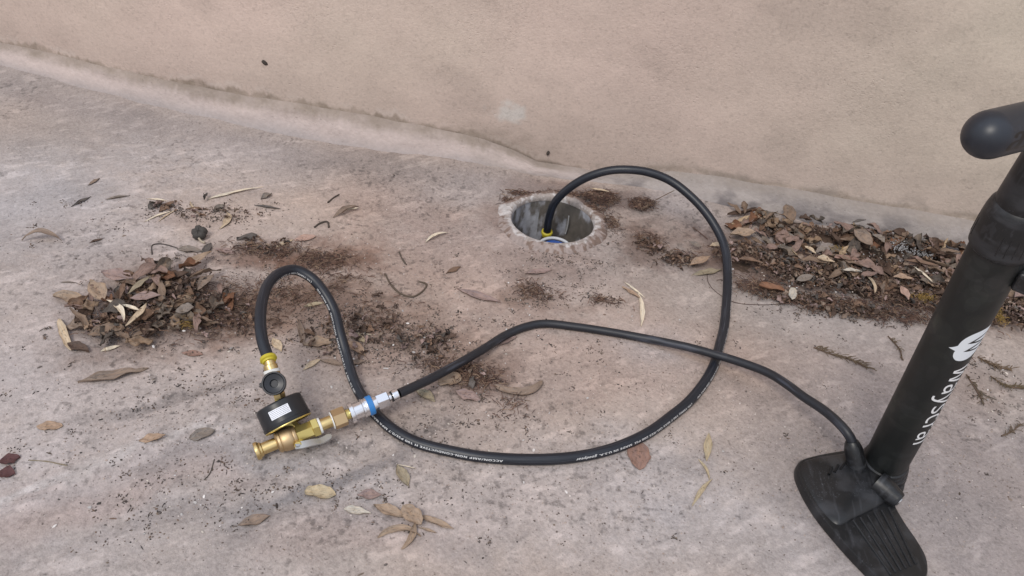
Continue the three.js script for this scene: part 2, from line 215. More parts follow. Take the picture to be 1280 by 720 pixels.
// ------------------------------------------------------------------ the wall
{
  const wall = thing('plastered_wall', V(0, 0, wallZ(0)), 'beige plastered wall with a mortar fillet along its foot', 'wall');
  const axisX = []; for (let x = -1.3; x <= 1.15; x += 0.008) axisX.push(x); { let s = 0.05, x = 1.15; while (x < 12) { x += s; s *= 1.4; axisX.push(x); } s = 0.05; x = -1.3; while (x > -12) { x -= s; s *= 1.4; axisX.unshift(x); } }
  const sheet = (rows, fn, closeUv) => { const pos = [], uv = [], idx = [], nx = axisX.length; for (let k = 0; k < rows; k++) for (const x of axisX) { const q = fn(x, k / (rows - 1), k); pos.push(q[0], q[1], q[2]); uv.push(q[3], q[4]); } for (let k = 0; k < rows - 1; k++) for (let i = 0; i < nx - 1; i++) { const a = k * nx + i, b = a + nx; idx.push(a, a + 1, b, b, a + 1, b + 1); } const g = new THREE.BufferGeometry(); g.setAttribute('position', new THREE.Float32BufferAttribute(pos, 3)); g.setAttribute('uv', new THREE.Float32BufferAttribute(uv, 2)); g.setIndex(idx); g.computeVertexNormals(); return g; };
  const X0 = -1.3, X1 = 1.1, YT = 0.5;
  const Y = [-0.05, 0, 0.02]; for (let y = 0.03; y < 0.5; y += 0.010) Y.push(y); Y.push(0.6, 0.8, 1.2, 1.7, 2.2, 2.4);
  const top = Y.length;
  const gw = sheet(top + 3, (x, t, k) => {
    if (k < top) { const y = Y[k]; const w = (fbm(x * 4, y * 4 + 30, 3) - 0.5) * 0.010 + (fbm(x * 22, y * 22, 3) - 0.5) * 0.0022; return [x, y, wallZ(x) + w, (x - X0) / (X1 - X0), y / YT]; }
    return [x, [2.42, 2.42, -0.05][k - top], wallZ(x) - [0.01, 0.2, 0.2][k - top], (x - X0) / (X1 - X0), [2.42, 2.6, 5][k - top] / YT];
  });
  const spot = hitWall(632, 143), mark = hitWall(331, 78), mark2 = hitWall(165, 8);
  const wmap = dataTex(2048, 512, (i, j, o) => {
    const x = lerp(X0, X1, (i + 0.5) / 2048), y = (j + 0.5) / 512 * YT, L = lipY(x);
    let r = 0.55, g = 0.446, b = 0.383;
    const m1 = fbm(x * 3.5 + 4, y * 5, 4) - 0.5, m2 = fbm(x * 18, y * 26 + 3, 4) - 0.5, gr = fbm(x * 210, y * 300, 2) - 0.5, ru = fbm(x * 40 + 7, y * 55 + 1, 4);
    let k = 1 + m1 * 0.26 + m2 * 0.16 + gr * 0.13 + (h2(i, j + 9) - 0.5) * 0.10 + 0.06 * sst(0.86, 0.98, vn(x * 26 + y * 60, y * 300 - x * 90)) - 0.10 * sst(0.60, 0.74, fbm(x * 7 + 30, y * 9 + 12, 4));
    // greyer, slightly greenish wash to the right, pinker low down
    const gn = sst(0.1, 0.8, x) * 0.5 + (fbm(x * 3 + 20, y * 3 + 2, 3) - 0.5); r *= 1 - gn * 0.09; b *= 1 - gn * 0.05;
    const low = sst(0.12, 0.0, y - L); r = lerp(r, 0.48, low * 0.5); g = lerp(g, 0.385, low * 0.5); b = lerp(b, 0.335, low * 0.5);
    // dirt line plus painted step shade on the fillet lip, strong left, faint right
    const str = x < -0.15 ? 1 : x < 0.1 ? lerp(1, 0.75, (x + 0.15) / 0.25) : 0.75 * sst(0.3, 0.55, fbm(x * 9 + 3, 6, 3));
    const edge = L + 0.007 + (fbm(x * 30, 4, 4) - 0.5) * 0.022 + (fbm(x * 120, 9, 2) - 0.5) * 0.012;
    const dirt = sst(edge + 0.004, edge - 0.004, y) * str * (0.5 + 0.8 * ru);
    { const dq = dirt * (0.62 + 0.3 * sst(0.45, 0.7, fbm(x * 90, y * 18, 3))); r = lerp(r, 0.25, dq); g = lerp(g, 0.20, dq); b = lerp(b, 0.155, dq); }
    const light = Math.exp(-(((y - edge - 0.006) / 0.005) ** 2)) * (x < 0 ? 0.35 : 0.15) * sst(0.4, 0.6, ru); r = lerp(r, 0.58, light); g = lerp(g, 0.51, light); b = lerp(b, 0.46, light);
    { const cr = Math.exp(-(((y - L - 0.001 - (fbm(x * 40, 3, 3) - 0.5) * 0.006) / 0.0028) ** 2)) * sst(-0.2, -0.1, x) * sst(0.12, 0.05, x) * 0.7; r = lerp(r, 0.15, cr); g = lerp(g, 0.115, cr); b = lerp(b, 0.09, cr); }  // crease shade painted as a thin dark line, in place of a recess
    // brownish tide mark low on the right
    const tide = Math.exp(-(((y - L - 0.006 - (fbm(x * 8, 2, 3) - 0.5) * 0.014) / 0.006) ** 2)) * sst(-0.05, 0.25, x) * (0.35 + 0.5 * sst(0.35, 0.6, ru)); r = lerp(r, 0.30, tide * 0.85); g = lerp(g, 0.245, tide * 0.85); b = lerp(b, 0.20, tide * 0.85);
    const cd = Math.hypot((x + 0.06) / 0.12, (y - 0.02) / 0.05); const ck = 0.5 * sst(1.2, 0.3, cd + (ru - 0.5) * 0.8); r = lerp(r, 0.27, ck); g = lerp(g, 0.22, ck); b = lerp(b, 0.18, ck);
    { const sp2 = sst(0.040, 0.0, y - L) * sst(0.10, 0.40, x) * sst(0.44, 0.64, fbm(x * 22 + 8, y * 30 + 3, 4)) * 0.6; r = lerp(r, 0.26, sp2); g = lerp(g, 0.22, sp2); b = lerp(b, 0.19, sp2); }
    // white filler spot
    const sd = Math.hypot((x - spot.x) / 0.034, (y - spot.y) / 0.026) + (fbm(x * 50, y * 50, 3) - 0.5) * 1.3, sk = sst(1.0, 0.45, sd) * 0.85; r = lerp(r, 0.60, sk); g = lerp(g, 0.56, sk); b = lerp(b, 0.52, sk);
    k -= 0.10 * sst(0.7, 0.85, vn(x * 330, y * 330)) ; k = Math.max(0.3, k);
    o[0] = r * k; o[1] = g * k; o[2] = b * k;
  });
  const wb = gbump.clone(); wb.repeat.set((X1 - X0) / 0.30, YT / 0.24); wb.needsUpdate = true;
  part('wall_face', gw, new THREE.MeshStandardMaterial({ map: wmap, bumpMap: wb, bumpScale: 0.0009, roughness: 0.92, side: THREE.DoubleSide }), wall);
  // fillet
  const R = 15;
  const gf = sheet(R, (x, t) => {
    const L = lipY(x), n = fbm(x * 14, t * 2 + 5, 4) - 0.5, n2 = fbm(x * 70, t * 9, 2) - 0.5;
    let out, y;
    if (t < 0.12) { out = FILLET + 0.012 - t * 0.05; y = lerp(-0.02, 0.001, t / 0.12); }
    else if (t < 0.82) { const q = (t - 0.12) / 0.70; out = lerp(FILLET, 0.010, Math.pow(q, 0.8)); y = lerp(0.001, L * 0.93, Math.pow(q, 1.15)); }
    else { const q = (t - 0.82) / 0.18; out = lerp(0.010, -0.012, q); y = L * 0.93 + 0.007 * Math.sin(q * 1.6) * Math.min(1, L / 0.04); }
    const f = Math.sin(Math.min(1, t) * Math.PI) * Math.min(1, L / 0.03);
    out += (n * 0.016 + n2 * 0.003) * f * 0.8; y += (n * 0.012 + n2 * 0.002) * f;
    return [x, y, wallZ(x) + out, (x - X0) / (X1 - X0), t];
  });
  const fmap = dataTex(2048, 128, (i, j, o) => {
    const x = lerp(X0, X1, (i + 0.5) / 2048), t = (j + 0.5) / 128;
    const ru = fbm(x * 38, t * 5 + 2, 4), m = fbm(x * 9, t * 2, 4) - 0.5, gr = fbm(x * 200, t * 24, 2) - 0.5, right = sst(-0.02, 0.2, x);
    let r = lerp(0.475, 0.34, right), g = lerp(0.395, 0.30, right), b = lerp(0.365, 0.28, right);
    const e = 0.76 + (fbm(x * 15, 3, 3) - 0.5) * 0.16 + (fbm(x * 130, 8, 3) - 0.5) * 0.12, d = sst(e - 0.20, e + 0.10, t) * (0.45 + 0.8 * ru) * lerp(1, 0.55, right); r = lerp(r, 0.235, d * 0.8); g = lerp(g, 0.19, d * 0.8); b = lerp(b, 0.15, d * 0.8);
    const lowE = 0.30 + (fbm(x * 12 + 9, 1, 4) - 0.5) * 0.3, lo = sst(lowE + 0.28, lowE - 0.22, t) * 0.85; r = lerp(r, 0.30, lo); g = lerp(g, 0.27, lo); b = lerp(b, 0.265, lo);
    const spl = right * sst(0.42, 0.68, fbm(x * 26 + 3, t * 3.0, 4) + 0.17 * sst(0.75, 0.15, t) * sst(0.25, 0.4, x)) * sst(0.98, 0.3, t); r = lerp(r, 0.13, spl * 0.85); g = lerp(g, 0.115, spl * 0.85); b = lerp(b, 0.115, spl * 0.85);
    const mid = Math.exp(-(((x - 0.03) / 0.10) ** 2)) * 0.5 * sst(0.35, 0.6, ru); r = lerp(r, 0.27, mid); g = lerp(g, 0.225, mid); b = lerp(b, 0.19, mid);
    const k = Math.max(0.3, 1 + m * 0.25 + gr * 0.2); o[0] = r * k; o[1] = g * k; o[2] = b * k;
  });
  const fb = gbump.clone(); fb.repeat.set((X1 - X0) / 0.3, 0.3); fb.needsUpdate = true;
  part('mortar_fillet', gf, new THREE.MeshStandardMaterial({ map: fmap, bumpMap: fb, bumpScale: 0.0018, roughness: 0.95, side: THREE.DoubleSide }), wall);
  // bits stuck on the wall face
  const blob = (p, sx, sy, rot) => { const g = new THREE.IcosahedronGeometry(1, 1); const a = g.attributes.position, rr = rng(Math.round(sx * 1e6)); for (let i = 0; i < a.count; i++) { const k = 0.8 + 0.4 * vn(a.getX(i) * 2 + 9, a.getY(i) * 2 + a.getZ(i)); a.setXYZ(i, a.getX(i) * sx * k, a.getY(i) * sy * k, a.getZ(i) * 0.003); } g.rotateZ(rot); g.translate(p.x, p.y, p.z + 0.001); g.computeVertexNormals(); return g; };
  const dk = mat([0.05, 0.04, 0.033], 0.9);
  solo('insect_cocoon', blob(mark, 0.006, 0.0035, -0.5), dk, mark, 'small dark brown cocoon stuck high on the beige wall at left', 'cocoon');
  const m3 = hitWall(685, 191); solo('insect_cocoon', blob(m3, 0.0028, 0.0045, -0.3), dk, m3, 'tiny dark speck of a cocoon on the wall above the drain', 'cocoon');
}

// ------------------------------------------------------------------ the drain
{
  const drain = thing('floor_drain', DRAIN, 'round open floor drain with chipped white painted concrete rim', 'drain');
  const ri = 0.0665, N = 96, prof = [[ri + 0.0004, -0.0045], [ri - 0.0006, -0.003], [ri + 0.0005, 0.002], [ri + 0.002, 0.0048], [ri + 0.006, 0.0058], [ri + 0.012, 0.0052], [ri + 0.018, 0.0032], [ri + 0.024, 0.000], [ri + 0.028, -0.010]];
  const pos = [], uv = [], idx = [];
  for (let k = 0; k < prof.length; k++) for (let j = 0; j <= N; j++) { const a = j / N * Math.PI * 2, ca = Math.cos(a), sa = Math.sin(a), n = fbm(ca * 3 + 5, sa * 3 + 9, 4) - 0.5, n2 = fbm(ca * 14 + k, sa * 14 + 3, 2) - 0.5; const rr = prof[k][0] + (k > 2 ? (n * 0.009 + n2 * 0.0012) * (k / 6) : n2 * 0.0008), y = prof[k][1] + (k > 1 ? n * 0.003 + n2 * 0.0006 : 0); pos.push(DRAIN.x + ca * rr, y, DRAIN.z + sa * rr); uv.push(j / N, k / (prof.length - 1)); }
  for (let k = 0; k < prof.length - 1; k++) for (let j = 0; j < N; j++) { const p = k * (N + 1) + j, q = p + N + 1; idx.push(p, p + 1, q, q, p + 1, q + 1); }
  const g = new THREE.BufferGeometry(); g.setAttribute('position', new THREE.Float32BufferAttribute(pos, 3)); g.setAttribute('uv', new THREE.Float32BufferAttribute(uv, 2)); g.setIndex(idx); g.computeVertexNormals();
  const rmap = dataTex(512, 128, (i, j, o) => { const a = (i + 0.5) / 512 * Math.PI * 2, t = (j + 0.5) / 128, ca = Math.cos(a), sa = Math.sin(a), rd = 0.0665 + 0.028 * t, n = fbm(ca * rd * 75 + 9, sa * rd * 75 + 3, 5), n2 = fbm(ca * rd * 330 + 40, sa * rd * 330 + 40, 3);
    // white on the left and along the near edge, brown soil behind
    const back = sst(-0.1, -0.7, sa), rt = sst(0.2, 0.9, ca), lf = sst(0.1, -0.8, ca), w = sst(0.44, 0.60, n + 0.15 + lf * 0.22 - back * 0.25 * sst(0.45, 0.6, t) - rt * 0.10 - sst(0.45, 0.80, t) * 0.40 + 0.16 * sst(0.55, 0.40, t)) * 0.9;
    const soil = sst(0.45, 0.62, fbm(ca * rd * 190 + 60, sa * rd * 190 + 20, 5) + back * 0.14 + rt * 0.05 - lf * 0.06); let r = lerp(lerp(0.31, 0.19, soil), lerp(0.50, 0.30, soil * 0.8), w), gg = lerp(lerp(0.255, 0.135, soil), lerp(0.475, 0.255, soil * 0.8), w), b = lerp(lerp(0.235, 0.11, soil), lerp(0.465, 0.23, soil * 0.8), w); const k = 0.7 + 0.6 * n2; o[0] = r * k; o[1] = gg * k; o[2] = b * k; }, { wrap: THREE.RepeatWrapping });
  part('rim', g, new THREE.MeshStandardMaterial({ map: rmap, roughness: 0.92, side: THREE.DoubleSide }), drain);
  const pm = dataTex(512, 256, (i, j, o) => { const a = (i + 0.5) / 512, t = (j + 0.5) / 256, ca = Math.cos(a * 6.2832), sa = Math.sin(a * 6.2832); const ar = a * 0.42, dp = t * 0.157, n = fbm(ar * 48 + 3, dp * 26 + 8, 5), n2 = fbm(ar * 150 + 7, dp * 120, 4); const w = sst(0.46, 0.66, n); let r = lerp(0.125, 0.40, w), g = lerp(0.11, 0.405, w), b = lerp(0.095, 0.44, w); const k = 0.65 + 0.7 * n2; o[0] = r * k; o[1] = g * k; o[2] = b * k; }, { wrap: THREE.RepeatWrapping });
  part('pipe', turned(V(DRAIN.x, 0.001, DRAIN.z), V(0, -1, 0), [[0.003, ri + 0.0008], [0.02, ri + 0.0008], [0.06, ri + 0.0008], [0.11, ri + 0.0008], [0.16, ri + 0.0008], [0.16, 0.0001]], 64), new THREE.MeshStandardMaterial({ map: pm, roughness: 0.7, side: THREE.DoubleSide }), drain);
  // splinter standing in the pipe
  const s0 = at(707, 292, -0.06), s1 = at(711, 270, -0.018); s1.z += 0.0; solo('pale_splinter', tube([s0, s0.clone().lerp(s1, 0.5).add(V(0.001, 0, 0)), s1], 0.0011, { seg: 8, rad: 6, cap: true }), mat([0.55, 0.55, 0.55], 0.6), s0, 'thin white splinter leaning on the inner wall of the drain', 'splinter');
  // inflatable test plug down the pipe
  const pc = at(696, 309, -0.0445); pc.x = lerp(pc.x, DRAIN.x, 0.3);
  const plug = thing('drain_plug', V(DRAIN.x, -0.16, DRAIN.z), 'blue rubber test plug with white ring sitting inside the drain', 'drain plug');
  part('plug_body', turned(V(DRAIN.x, -0.155, DRAIN.z), V(0, 1, 0), [[0, 0.0001], [0, 0.058], [0.01, 0.064], [0.05, 0.064], [0.068, 0.058], [0.076, 0.045], [0.078, 0.0001]], 48), mat([0.018, 0.03, 0.075], 0.55), plug);
  const pt = V(pc.x, -0.0445, pc.z);
  part('plug_cap', turned(V(pt.x, -0.079, pt.z), V(0, 1, 0), cyl(0.0235, 0, 0.0335, 0.003), 36), mat([0.02, 0.075, 0.30], 0.35), plug);
  { const rg = new THREE.TorusGeometry(0.0255, 0.0026, 12, 48); rg.rotateX(Math.PI / 2); rg.translate(pt.x, -0.0445, pt.z); part('plug_ring', rg, mat([0.55, 0.56, 0.58], 0.45), plug); }
}
// ------------------------------------------------------------------ metals and rubber
const BRASS = new THREE.MeshStandardMaterial({ color: lin([0.70, 0.53, 0.25]), metalness: 1, roughness: 0.34 });
const BRASS2 = new THREE.MeshStandardMaterial({ color: lin([0.58, 0.43, 0.25]), metalness: 1, roughness: 0.5 });
const YBRASS = new THREE.MeshStandardMaterial({ color: lin([0.68, 0.55, 0.20]), metalness: 0.85, roughness: 0.35 });
const YELLOW = mat([0.50, 0.42, 0.03], 0.45);
const CHROME = new THREE.MeshStandardMaterial({ color: lin([0.80, 0.80, 0.82]), metalness: 1, roughness: 0.22 });
const STEEL = new THREE.MeshStandardMaterial({ color: lin([0.42, 0.42, 0.42]), metalness: 1, roughness: 0.35 });
const WHITE_P = mat([0.72, 0.72, 0.70], 0.5);
const BLUE = mat([0.03, 0.19, 0.50], 0.4);
const BLACK = mat([0.018, 0.018, 0.020], 0.42);

// ------------------------------------------------------------------ the long rubber hose
const HR = 0.0065, g0 = (px, py, r) => { let p = at(px, py, r); for (let i = 0; i < 3; i++) p = at(px, py, gy(p.x, p.z) + r); return p; };
{
  const cv = document.createElement('canvas'); cv.width = 2048; cv.height = 256; const c = cv.getContext('2d');
  c.fillStyle = '#191d26'; c.fillRect(0, 0, 2048, 256); const rr = rng(5);
  for (let i = 0; i < 2600; i++) { c.fillStyle = `rgba(${rr() < 0.6 ? '120,118,120' : '15,15,18'},${0.04 + rr() * 0.10})`; c.fillRect(rr() * 2048, rr() * 256, 3 + rr() * 60, 0.6 + rr() * 2.4); }
  for (let i = 0; i < 90; i++) { c.fillStyle = `rgba(150,148,150,${0.05 + rr() * 0.16})`; c.beginPath(); c.ellipse(rr() * 2048, rr() * 256, 15 + rr() * 120, 1 + rr() * 4, 0, 0, 7); c.fill(); }
  c.fillStyle = '#d4d4d2'; c.font = 'bold 21px sans-serif'; c.textBaseline = 'middle';
  const y = 256 - 256 * 0.185;
  const put = (s, x, w, f) => { c.save(); c.translate(x, y); if (f) c.font = f; const m = c.measureText(s).width; c.scale(w / m, 1); c.fillText(s, 0, 0); c.restore(); };
  const mm = 2048 / 620; put('ACCON/AMP NON-CONDUCTIVE H 100 PSI/0.7 MPA MAX WP', 0, 172 * mm); put('-20 TO 190 F  1/2 IN (12.7MM)  NON-COND  200 MAX OD', 200 * mm, 150 * mm); put('(19.1MM) 190 F MAX OIL-RES 200 PSI  MADE IN U.S.A.', 362 * mm, 150 * mm); put('goodyear', 514 * mm, 24 * mm, 'italic bold 24px sans-serif');
  const t = new THREE.CanvasTexture(cv); t.colorSpace = THREE.SRGBColorSpace; t.wrapS = t.wrapT = THREE.RepeatWrapping; t.anisotropy = 8;
  const m = new THREE.MeshStandardMaterial({ map: t, roughness: 0.42, side: THREE.DoubleSide });
  const air = [[684, 288, -0.042], [686, 274, -0.016], [693, 254, 0.020], [709, 237, 0.050], [733, 222, 0.077], [760, 213.5, 0.094], [784, 212, 0.101], [811, 215.5, 0.101], [838, 226, 0.094], [864, 246, 0.081], [884, 268, 0.066], [900, 294, 0.049], [907, 314, 0.038], [909.5, 345, 0.022], [908.5, 373, 0.013]].map(p => at(...p));
  const gnd = [[905, 409], [899, 434], [893.5, 454], [882, 476], [862, 501], [840, 519.5], [807, 543], [762, 562], [717, 571.5], [664, 574.5], [602, 571], [560, 563.5], [522, 553.5], [494, 539], [472, 520], [452, 495]].map(p => g0(p[0], p[1], HR - 0.0006));
  const up = [[440, 470, 0.012], [432, 442, 0.022], [425, 417, 0.036], [418, 389.5, 0.050], [405.5, 366, 0.064], [389, 347, 0.074], [369.5, 337.5, 0.082], [353, 340, 0.087], [336.5, 353.5, 0.090], [328, 375.5, 0.090], [325.5, 400.5, 0.087], [328, 425.5, 0.081], [335, 447, 0.074]].map(p => at(...p));
  const pts = [...air, ...gnd, ...up];
  const HOSE_T = t;
  const hose = thing('rubber_hose', g0(640, 575, 0), 'long black rubber hose with white printing, looping out of the drain', 'hose');
  const curve = new THREE.CatmullRomCurve3(pts, false, 'centripetal'); curve.arcLengthDivisions = 2000;
  { const q = g0(628, 573.5, HR); let best = 9, u0 = 0; const L = curve.getLength(); for (let i = 0; i <= 800; i++) { const d = curve.getPointAt(i / 800).distanceTo(q); if (d < best) { best = d; u0 = i / 800 * L; } } HOSE_T.repeat.set(1 / 0.62, 1); HOSE_T.offset.set(((-u0 / 0.62) % 1 + 1) % 1, 0); }
  part('hose_tube', tube(curve, HR, { seg: 460, rad: 24, start: 0.62, rfn: (t) => 1 + 0.012 * (vn(t * 90, 3) - 0.5), cap: true }), m, hose);
  // end in the drain: yellow collar and brass nipple
  const p0 = pts[0], d0 = pts[0].clone().sub(pts[1]).normalize();
  const cl = part('hose_end_fitting', turned(p0.clone().addScaledVector(d0, 0.001), d0, [[0, 0.0068], [0.001, 0.0090], [0.004, 0.0098], [0.005, 0.0080], [0.010, 0.0080], [0.010, 0.0001]], 24), YELLOW, hose);
  part('nipple', turned(p0.clone().addScaledVector(d0, 0.0095), d0, cyl(0.0085, 0, 0.012), 6, { hex: true }), BRASS2, hose);
  const pn = pts[pts.length - 1], dn = pn.clone().sub(pts[pts.length - 2]).normalize();
  part('hose_end_fitting', turned(pn.clone().addScaledVector(dn, -0.001), dn, [[0, 0.0068], [0.0005, 0.0088], [0.004, 0.0094], [0.005, 0.0076], [0.007, 0.0072], [0.007, 0.0001]], 24), YELLOW, hose);
}

// ------------------------------------------------------------------ the gauge assembly
{
  const A = at(321, 564, 0.0135), B = at(493, 494.4, 0.0335);
  const grp = thing('pressure_gauge_assembly', V(A.x, 0, A.z), 'brass pressure test assembly with black gauge, knob valve and blue ringed coupler', 'pressure gauge');
  const ax = B.clone().sub(A), LEN = ax.length(); ax.normalize();
  const sOf = px => (px - 321) / (493 - 321) * LEN;
  const T = (name, prof, m, opt = {}) => part(name, turned(A, ax, prof, opt.n || 32, opt), m, grp);
  const p = (px, r) => [sOf(px), r];
  // male hose end with flange
  T('end_fitting', [p(320, 0.006), p(319, 0.0085), p(319.5, 0.0098), p(322.5, 0.0101), p(324, 0.0094), p(325, 0.0082), p(327, 0.0078), p(328, 0.0066), p(344, 0.0066), p(345, 0.0072)], BRASS);
  T('end_bore', [p(320, 0.006), p(324, 0.0055), p(340, 0.0054), p(340, 0.0001)], BLACK);
  // swivel nut with grooves
  { const pr = [p(344, 0.0066)]; for (const [x, r] of [[345, 0.0100], [346.5, 0.0116], [349, 0.0118], [350, 0.0112], [351.5, 0.0122], [355, 0.0130], [360, 0.0132], [363, 0.0128], [364.5, 0.0116], [366, 0.0118], [368, 0.0112], [369, 0.0090]]) pr.push(p(x, r)); T('swivel_nut', pr, BRASS2, { n: 40 }); }
  T('valve_body', [p(367, 0.0085), p(368, 0.0094), p(388, 0.0094), p(389, 0.0085)], YBRASS, { hex: true, phase: 0.2 });
  T('valve_end', [p(387, 0.0085), p(388, 0.0108), p(395, 0.0108), p(396, 0.0085)], YBRASS, { hex: true, phase: 0.45 });
  T('seal_ring', [p(395.5, 0.006), p(396, 0.0090), p(398.5, 0.0090), p(399, 0.006)], WHITE_P);
  T('pipe_nipple', [p(398, 0.0064), p(399, 0.0068), p(412, 0.0068), p(413, 0.0064)], BRASS);
  T('seal_ring', [p(411.8, 0.006), p(412.2, 0.0100), p(413.4, 0.0100), p(413.8, 0.006)], WHITE_P);
  T('hex_adapter', [p(413.5, 0.0098), p(414.5, 0.0112), p(429, 0.0112), p(430, 0.0098)], BRASS2, { hex: true, phase: 0.1 });
  T('adapter_stub', [p(429, 0.005), p(430, 0.0058), p(435, 0.0058), p(436, 0.005)], YBRASS);
  // quick coupler: sleeve, ridges, blue ring
  T('quick_coupler', [p(434, 0.004), p(434.5, 0.0112), p(435, 0.0118), p(439.5, 0.0118), p(440, 0.0112), p(440.5, 0.0094), p(450.5, 0.0094), p(451, 0.0106), p(451.5, 0.0110), p(453.5, 0.0110), p(454, 0.0098), p(455, 0.0104), p(457.5, 0.0106), p(458, 0.004)], CHROME, { n: 40 });
  T('coupler_ring', [p(457.2, 0.006), p(457.6, 0.0108), p(458.2, 0.0113), p(464, 0.0113), p(464.6, 0.0108), p(465, 0.006)], BLUE, { n: 40 });
  T('coupler_nose', [p(464.5, 0.0080), p(465, 0.0084), p(470, 0.0080), p(470.5, 0.006)], CHROME);
  // lever of the ball valve
  { const q0 = at(370, 557, 0.020), q1 = at(378, 556, 0.022), q2 = at(391, 553, 0.021), q3 = at(402, 551, 0.016), q4 = at(414, 544, 0.015);
    const c = new THREE.CatmullRomCurve3([q0, q1, q2, q3, q4]); const pos = [], idx = [], n = 24; const view = V(-0.1, 0.95, 0.30);
    for (let i = 0; i <= n; i++) { const t = i / n, P = c.getPointAt(t), tg = c.getTangentAt(t), sd = tg.clone().cross(view).normalize(), nn = sd.clone().cross(tg).normalize(); const w = lerp(0.0042, 0.0036, t) * (t > 0.9 ? Math.sqrt(Math.max(0.1, 1 - ((t - 0.9) / 0.1) ** 2)) : 1), h = 0.0009; for (const [a, b] of [[-1, -1], [1, -1], [1, 1], [-1, 1]]) pos.push(P.x + sd.x * w * a + nn.x * h * b, P.y + sd.y * w * a + nn.y * h * b, P.z + sd.z * w * a + nn.z * h * b); }
    for (let i = 0; i < n; i++) for (let k = 0; k < 4; k++) { const a = i * 4 + k, b = i * 4 + (k + 1) % 4; idx.push(a, b, a + 4, b, b + 4, a + 4); }
    idx.push(0, 2, 1, 0, 3, 2); const e = n * 4; idx.push(e, e + 1, e + 2, e, e + 2, e + 3);
    const g = new THREE.BufferGeometry(); g.setAttribute('position', new THREE.Float32BufferAttribute(pos, 3)); g.setAttribute('uv', new THREE.Float32BufferAttribute(new Float32Array(pos.length / 3 * 2), 2)); g.setIndex(idx);
    const lv = part('lever', creased(g, 0.7), mat([0.45, 0.45, 0.44], 0.38, { metalness: 0.6 }), grp);
    part('lever_nut', turned(at(373, 556.5, 0.0205), view, cyl(0.0034, 0, 0.003), 6, { hex: true }), STEEL, grp);
    part('valve_stem', turned(at(373, 556.5, 0.0205), V(0, -0.4, -0.7), cyl(0.0042, -0.002, 0.012), 16), YBRASS, grp); }
  // gauge drum, axis square to the line of sight
  const Pb = at(360.5, 530, 0.0235), Pt = at(347, 502.5, 0.0400), gax = Pt.clone().sub(Pb).normalize(), GL = Pb.distanceTo(Pt), toCam = V(0, CAM.h, 0).sub(Pb).normalize();
  const GR = 0.0268;
  part('gauge_case', turned(Pb, gax, [[0, 0.0001], [0, GR - 0.003], [0.0006, GR - 0.0006], [0.0016, GR], [0.0042, GR + 0.0002], [0.0046, GR - 0.0004], [GL - 0.003, GR - 0.0010], [GL - 0.001, GR - 0.002], [GL, GR - 0.004], [GL, 0.0001]], 72), mat([0.016, 0.017, 0.020], 0.38), grp);
  part('gauge_bezel', turned(Pb, gax, [[-0.0012, GR - 0.004], [-0.0014, GR - 0.0014], [-0.0006, GR - 0.0002], [0.0003, GR - 0.0004], [0.0004, GR - 0.004]], 72), YBRASS, grp);
  part('gauge_neck', turned(Pb.clone().lerp(Pt, 0.1), Pb.clone().sub(at(374, 543, 0.0165)).negate(), cyl(0.0072, 0, 0.024), 6, { hex: true }), YBRASS, grp);
  // paper label on the drum
  { const cv = document.createElement('canvas'); cv.width = 256; cv.height = 96; const c = cv.getContext('2d'); c.fillStyle = '#e4e6ec'; c.fillRect(0, 0, 256, 96); c.fillStyle = '#777c88'; const rr = rng(12); for (let k = 0; k < 5; k++) { let x = 12; while (x < 236) { const w = 5 + rr() * 16; c.fillRect(x, 10 + k * 17, Math.min(w, 242 - x), 6); x += w + 4; } }
    const tx = new THREE.CanvasTexture(cv); tx.colorSpace = THREE.SRGBColorSpace; const e1 = toCam.clone().addScaledVector(gax, -toCam.dot(gax)).normalize(), e2 = gax.clone().cross(e1); const pos = [], uv = [], idx = [], n = 16;
    for (let i = 0; i <= n; i++) for (let k = 0; k < 2; k++) { const a = lerp(-0.52, 0.32, i / n), r = GR + 0.0004, q = Pb.clone().addScaledVector(gax, k ? GL * 0.72 : GL * 0.36).addScaledVector(e1, Math.cos(a) * r).addScaledVector(e2, Math.sin(a) * r); pos.push(q.x, q.y, q.z); uv.push(i / n, k); }
    for (let i = 0; i < n; i++) { const a = i * 2; idx.push(a, a + 2, a + 1, a + 1, a + 2, a + 3); }
    const g = new THREE.BufferGeometry(); g.setAttribute('position', new THREE.Float32BufferAttribute(pos, 3)); g.setAttribute('uv', new THREE.Float32BufferAttribute(uv, 2)); g.setIndex(idx); g.computeVertexNormals();
    part('gauge_sticker', g, new THREE.MeshStandardMaterial({ map: tx, roughness: 0.5, side: THREE.DoubleSide }), grp); }
  // branch up to the hose: stub, knob valve, white seal, brass tail
  const K = at(344, 480, 0.054), H = at(336.5, 451.5, 0.0715), dir = H.clone().sub(K).normalize(), Kb = Pt.clone().addScaledVector(gax, -0.004);
  const st0 = at(350, 505, 0.034); part('branch_pipe', [turned(st0, K.clone().sub(st0), cyl(0.0046, 0, K.distanceTo(st0) + 0.004), 20)], YBRASS, grp);
  part('branch_nut', turned(at(350.5, 497, 0.042), K.clone().sub(st0), cyl(0.0066, 0, 0.006), 6, { hex: true }), BRASS, grp);
  part('knob_body', turned(K, dir, cyl(0.0085, -0.008, 0.013), 24), BRASS2, grp);
  part('seal_ring', turned(K, dir, [[0.0125, 0.006], [0.0128, 0.0088], [0.0162, 0.0088], [0.0165, 0.006]], 28), WHITE_P, grp);
  part('hose_tail', turned(K, dir, [[0.016, 0.0060], [0.0165, 0.0076], [0.0215, 0.0076], [0.022, 0.0062], [0.027, 0.0062]], 24), BRASS, grp);
  const kd = V(0, CAM.h, 0).sub(K).normalize().add(V(-0.10, 0.05, 0)).normalize(), kc = K.clone().addScaledVector(kd, 0.0085);
